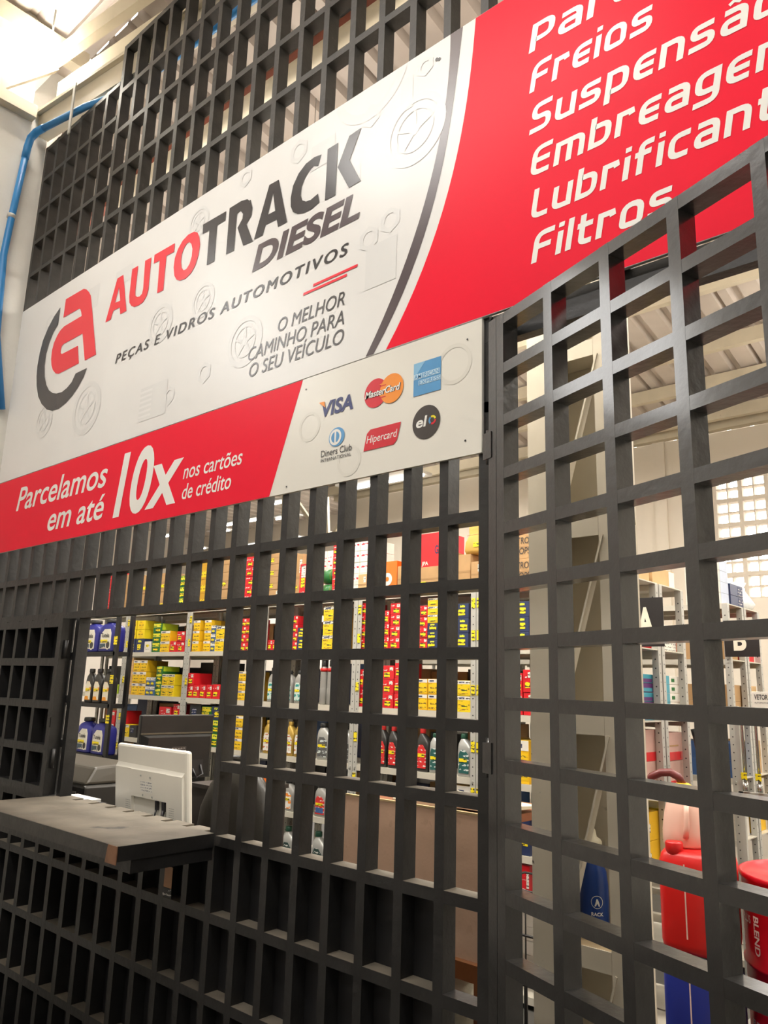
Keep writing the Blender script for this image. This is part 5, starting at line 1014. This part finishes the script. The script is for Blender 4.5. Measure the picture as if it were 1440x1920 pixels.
# blue bottle on the batten
BB = mat('bottle_royal_blue', (.008,.05,.26), .35, 0, .05, 8)
t = thing('squeeze_bottle', 'royal blue squeeze bottle with cream cap on the column shelf', 'bottle', (-.012,.60,.8253))
lathe('bottle_body', [(.036,0),(.041,.006),(.041,.10),(.040,.14),(.036,.175),(.026,.20),(.0225,.215),(.0225,.225)], 0, 0, BB, t, 28, True, True)
lathe('cap', [(.026,.2255),(.026,.255),(.022,.262),(.012,.268),(.009,.285),(.006,.29)], 0, 0, mat('cap_cream', (.72,.64,.45), .5), t, 20, True, True)
me = curve_mesh([disc(.0,.10,.017,26), disc(.0,.10,.0155,26)])
def wrap(me, r, a0, t, m, name):
    for v in me.vertices:
        a = a0+v.co.x/r; v.co = Vector((r*math.cos(a), r*math.sin(a), v.co.y))
    me.update(); return link(name, me, t, m)
wrap(me, .0416, math.radians(-52), t, INKW, 'emblem_ring')
me = curve_mesh([[(-.008,.089),(-.004,.10),(-.002,.108),(.002,.108),(.006,.098),(.008,.089),(.004,.089),(.001,.097),(-.004,.089)]]); wrap(me, .0416, math.radians(-52), t, INKW, 'emblem_animal')
me = text_mesh('RACK', 0, .02); k_ = .035/max(v.co.x for v in me.vertices)
for v in me.vertices: v.co = Vector((v.co.x*k_-.0175, v.co.y*k_+.064, 0))
wrap(me, .0416, math.radians(-52), t, INKW, 'bottle_word')

# ------------------------------------------------------------------ jerrycans, oil measure, drum
def jerry(name, label, x0, x1, y0, y1, z0, h, m, capm, strip=True):
    w, d = (x1-x0)/2, (y1-y0)/2; tt = thing(name, label, 'jerrycan', ((x0+x1)/2, (y0+y1)/2, z0))
    v, f = loftv([(0,w*.90,d*.90,0,0,5),(.012,w*.97,d*.97,0,0,5),(.03,w,d,0,0,5),(h*.78,w,d,0,0,5),(h*.86,w*.94,d*.94,0,0,5),(h*.90,w*.85,d*.86,0,0,5),(h*.905,w*.6,d*.6,0,0,4)], 32, 5); place('can_body', v, f, m, tt, True, local=True)
    box('carry_handle', w*.36, w*.94, -.022, .022, h*.955, h*.99, m, tt, .008, True)
    for xx in (w*.38, w*.78): box('handle_post', xx, xx+w*.14, -.02, .02, h*.88, h*.96, m, tt, .004, True)
    lathe('screw_cap', [(.024,h*.86),(.031,h*.905),(.031,h*.97),(.028,h*.985)], -w*.42, -d*.74, capm, tt, 14, True, True)
    if strip: box('level_strip', -w*.03, w*.01, -d-.0012, -d+.002, .05, h*.80, mat('translucent_strip', (.75,.55,.48), .4), tt, 0, True)
    for xx in (-.5, .62): box('side_ridge', w*xx, w*(xx+.10), -d-.002, -d+.004, .05, h*.74, m, tt, .0015, True) if xx > 0 else None
    return tt
RJ = mat('jerrycan_red', (.62,.012,.012), .33, 0, .06, 6); BJ = mat('jerrycan_blue', (.012,.025,.22), .36, 0, .06, 6)
jerry('jerrycan', 'red plastic jerrycan standing on a blue one by the column', -.135, .088, 1.30, 1.57, .6285, .365, RJ, RJ)
jerry('jerrycan', 'blue plastic jerrycan underneath the red jerrycan', -.135, .088, 1.30, 1.57, .2505, .377, BJ, BJ)
t = thing('carton_base', 'open brown carton on the floor under the blue jerrycan', 'box', (-.02,1.43,0)); box('carton_body', -.16, .035, 1.28, 1.55, 0, .25, C['card'], t, .003); place('carton_flap', beamv((-.16,1.22,.235),(.06,1.22,.245),.10,.004), BOXF, C['card'], t)
PJ = mat('milky_pink_plastic', (.80,.50,.40), .35, 0, .04, 5)
t = thing('oil_measure', 'milky pink oil measuring jug with spout on the red jerrycan', 'jug', (-.075,1.455,.9605))
v, f = loftv([(0,.075,.075,0,0,2.2),(.006,.078,.078,0,0,2.2),(.05,.078,.078,0,0,2.2),(.11,.070,.070,0,0,2.2),(.16,.058,.058,0,0,2.2),(.19,.036,.036,0,0,2),(.20,.030,.030,0,0,2)], 28); place('jug_body', v, f, PJ, t, True, local=True)
tube('jug_handle', [(.03,-.052,.15),(.036,-.070,.12),(.036,-.076,.07),(.03,-.072,.035)], .010, PJ, t, 10, local=True)
lathe('jug_cap', [(.034,.1995),(.034,.212),(.022,.220)], 0, 0, C['yel'], t, 20, True, True)
tube('spout_hose', [(0,0,.215),(-.012,-.004,.24),(-.04,-.012,.255),(-.075,-.018,.252),(-.11,-.02,.235),(-.13,-.02,.21)], .015, mat('spout_dark_red', (.16,.03,.03), .35), t, 12, local=True)
DR = mat('drum_red', (.55,.008,.02), .3, .1, .06, 4)
t = thing('oil_drum', 'red steel oil drum lettered BLEND at the right edge', 'drum', (.335,1.69,0))
prof = [(.280,0),(.288,.006),(.288,.012),(.281,.02),(.281,.29),(.289,.298),(.289,.306),(.281,.314),(.281,.575),(.289,.583),(.289,.591),(.281,.60),(.281,.862),(.289,.87),(.290,.884),(.286,.887),(.278,.884),(.276,.872)]
lathe('drum_body', prof, 0, 0, DR, t, 48, True, True)
lathe('bung_cap', [(.03,.8725),(.03,.884),(.024,.887)], -.12, -.10, STEELG, t, 16, True, True); lathe('bung_cap', [(.018,.8725),(.018,.882),(.014,.884)], .15, .08, STEELG, t, 14, True, True)
def on_drum(s, zc, ang, size, rot, name):
    me = text_mesh(s, 0, .025); cx = (min(v.co.x for v in me.vertices)+max(v.co.x for v in me.vertices))/2; cy = max(v.co.y for v in me.vertices)/2
    for v in me.vertices:
        x, y = (v.co.x-cx)*size, (v.co.y-cy)*size
        if rot: x, y = y, -x
        v.co = Vector((x, y+zc, 0))
    wrap(me, .2822, ang, t, INKW, name)
on_drum('BLEND', .69, math.radians(229), .042, True, 'drum_word'); on_drum('PLUS', .735, math.radians(214), .036, False, 'drum_word'); on_drum('ELITE', .40, math.radians(222), .03, False, 'drum_word')
me = curve_mesh([disc(0,.66,.026,20,.019), disc(0,.66,.0235,20,.0165)]); wrap(me, .2822, math.radians(205), t, INKW, 'drop_emblem')
box('foil_patch', -.10, .03, -.10, .02, .8725, .8745, mat('foil_grey', (.5,.49,.46), .3, .6, .2, 20), t, 0, True)

# ------------------------------------------------------------------ tool display and VETOR carton between the racks, right edge
t = thing('tool_display', 'grey wire stand with hanging chrome wrenches before rack B', 'display', (-.05,2.72,0))
for x in (-.28, .24): box('post', x, x+.022, 2.70, 2.722, 0, 1.46, STEELG, t)
for z in (.25, 1.02, 1.40): box('rail', -.28, .262, 2.70, 2.716, z, z+.02, STEELG, t)
box('foot', -.28, -.258, 2.55, 2.87, 0, .02, STEELG, t); box('foot', .24, .262, 2.55, 2.87, 0, .02, STEELG, t)
CHR = mat('chrome_tool', (.55,.54,.50), .22, .85, .05, 10)
for i in range(7):
    x = -.24+i*.068; tt = thing('wheel_wrench', 'chrome wheel wrench hanging on the wire stand, %s from left' % ordw[i], 'wrench', (x,2.685,1.05), 'hanging wheel wrenches')
    tube('shaft', [(x,2.688,1.08),(x,2.688,1.40),(x+.012,2.684,1.425)], .008, CHR, tt, 8); tube('socket_head', [(x,2.688,1.045),(x,2.688,1.085)], .014, CHR, tt, 10); box('price_tag', x-.014, x+.014, 2.672, 2.676, 1.10, 1.135, TAGY, tt)
t = thing('vetor_carton', 'white carton with grey wave and VETOR lettering on the wire stand', 'box', (-.02,2.67,1.4205))
box('carton_body', -.155, .18, 2.60, 2.74, 1.4205, 1.535, C['wht'], t, .002)
flat([[(-.10,1.4215),(.178,1.4215),(.178,1.475),(.08,1.478),(.02,1.462),(-.04,1.437)]], 2.5990, mat('ink_mid_grey', (.16,.15,.14), .4), 'wave_print', t)
bold_fit('VETOR', -.142, -.078, 1.497, .024, 2.5985, t, INKK, bold=.02); bold_fit('AUTOMOTIVE', -.142, -.078, 1.477, .008, 2.5985, t, INKD)
t = thing('grease_gun', 'black and chrome grease gun leaning at the wire stand', 'tool', (-.42,2.55,0))
tube('barrel', [(-.40,2.55,.02),(-.38,2.56,.95)], .028, BLKP, t, 12); tube('hose', [(-.38,2.56,.95),(-.36,2.55,1.15),(-.31,2.53,1.22),(-.27,2.52,1.12)], .013, CHR, t, 8); tube('grip', [(-.375,2.56,1.0),(-.42,2.55,1.30),(-.43,2.55,1.34)], .020, BLKP, t, 10)
# wire basket behind the gate at low left
t = thing('wire_basket', 'black wire basket holding papers between racks and column', 'basket', (-.62,1.35,0))
WX = (-.80,-.45); WY = (1.22,1.50)
for z in (.42, .58, .74): tube('wire_hoop', [(WX[0],WY[0],z),(WX[1],WY[0],z),(WX[1],WY[1],z),(WX[0],WY[1],z),(WX[0],WY[0],z)], .005, BLKP, t, 6)
for k in range(9):
    x = WX[0]+(WX[1]-WX[0])*k/8; tube('wire_rib', [(x,WY[0],.40),(x-.0,WY[0],.745)], .003, BLKP, t, 5)
for k in range(7):
    y = WY[0]+(WY[1]-WY[0])*k/6; tube('wire_rib', [(WX[1],y,.40),(WX[1],y,.745)], .003, BLKP, t, 5)
box('basket_floor', WX[0], WX[1], WY[0], WY[1], .40, .405, BLKP, t)
for x in WX:
    for y in WY: tube('leg', [(x,y,0),(x,y,.42)], .008, BLKP, t, 6)
t = thing('paper_ream', 'stack of white papers in the black wire basket', 'papers', (-.62,1.36,.4055))
for k in range(5): box('paper_bundle', -.76+.01*k, -.50-.01*k, 1.25, 1.47, .4055+k*.05, .454+k*.05, mat('paper_white', (.74,.70,.62), .7), t)
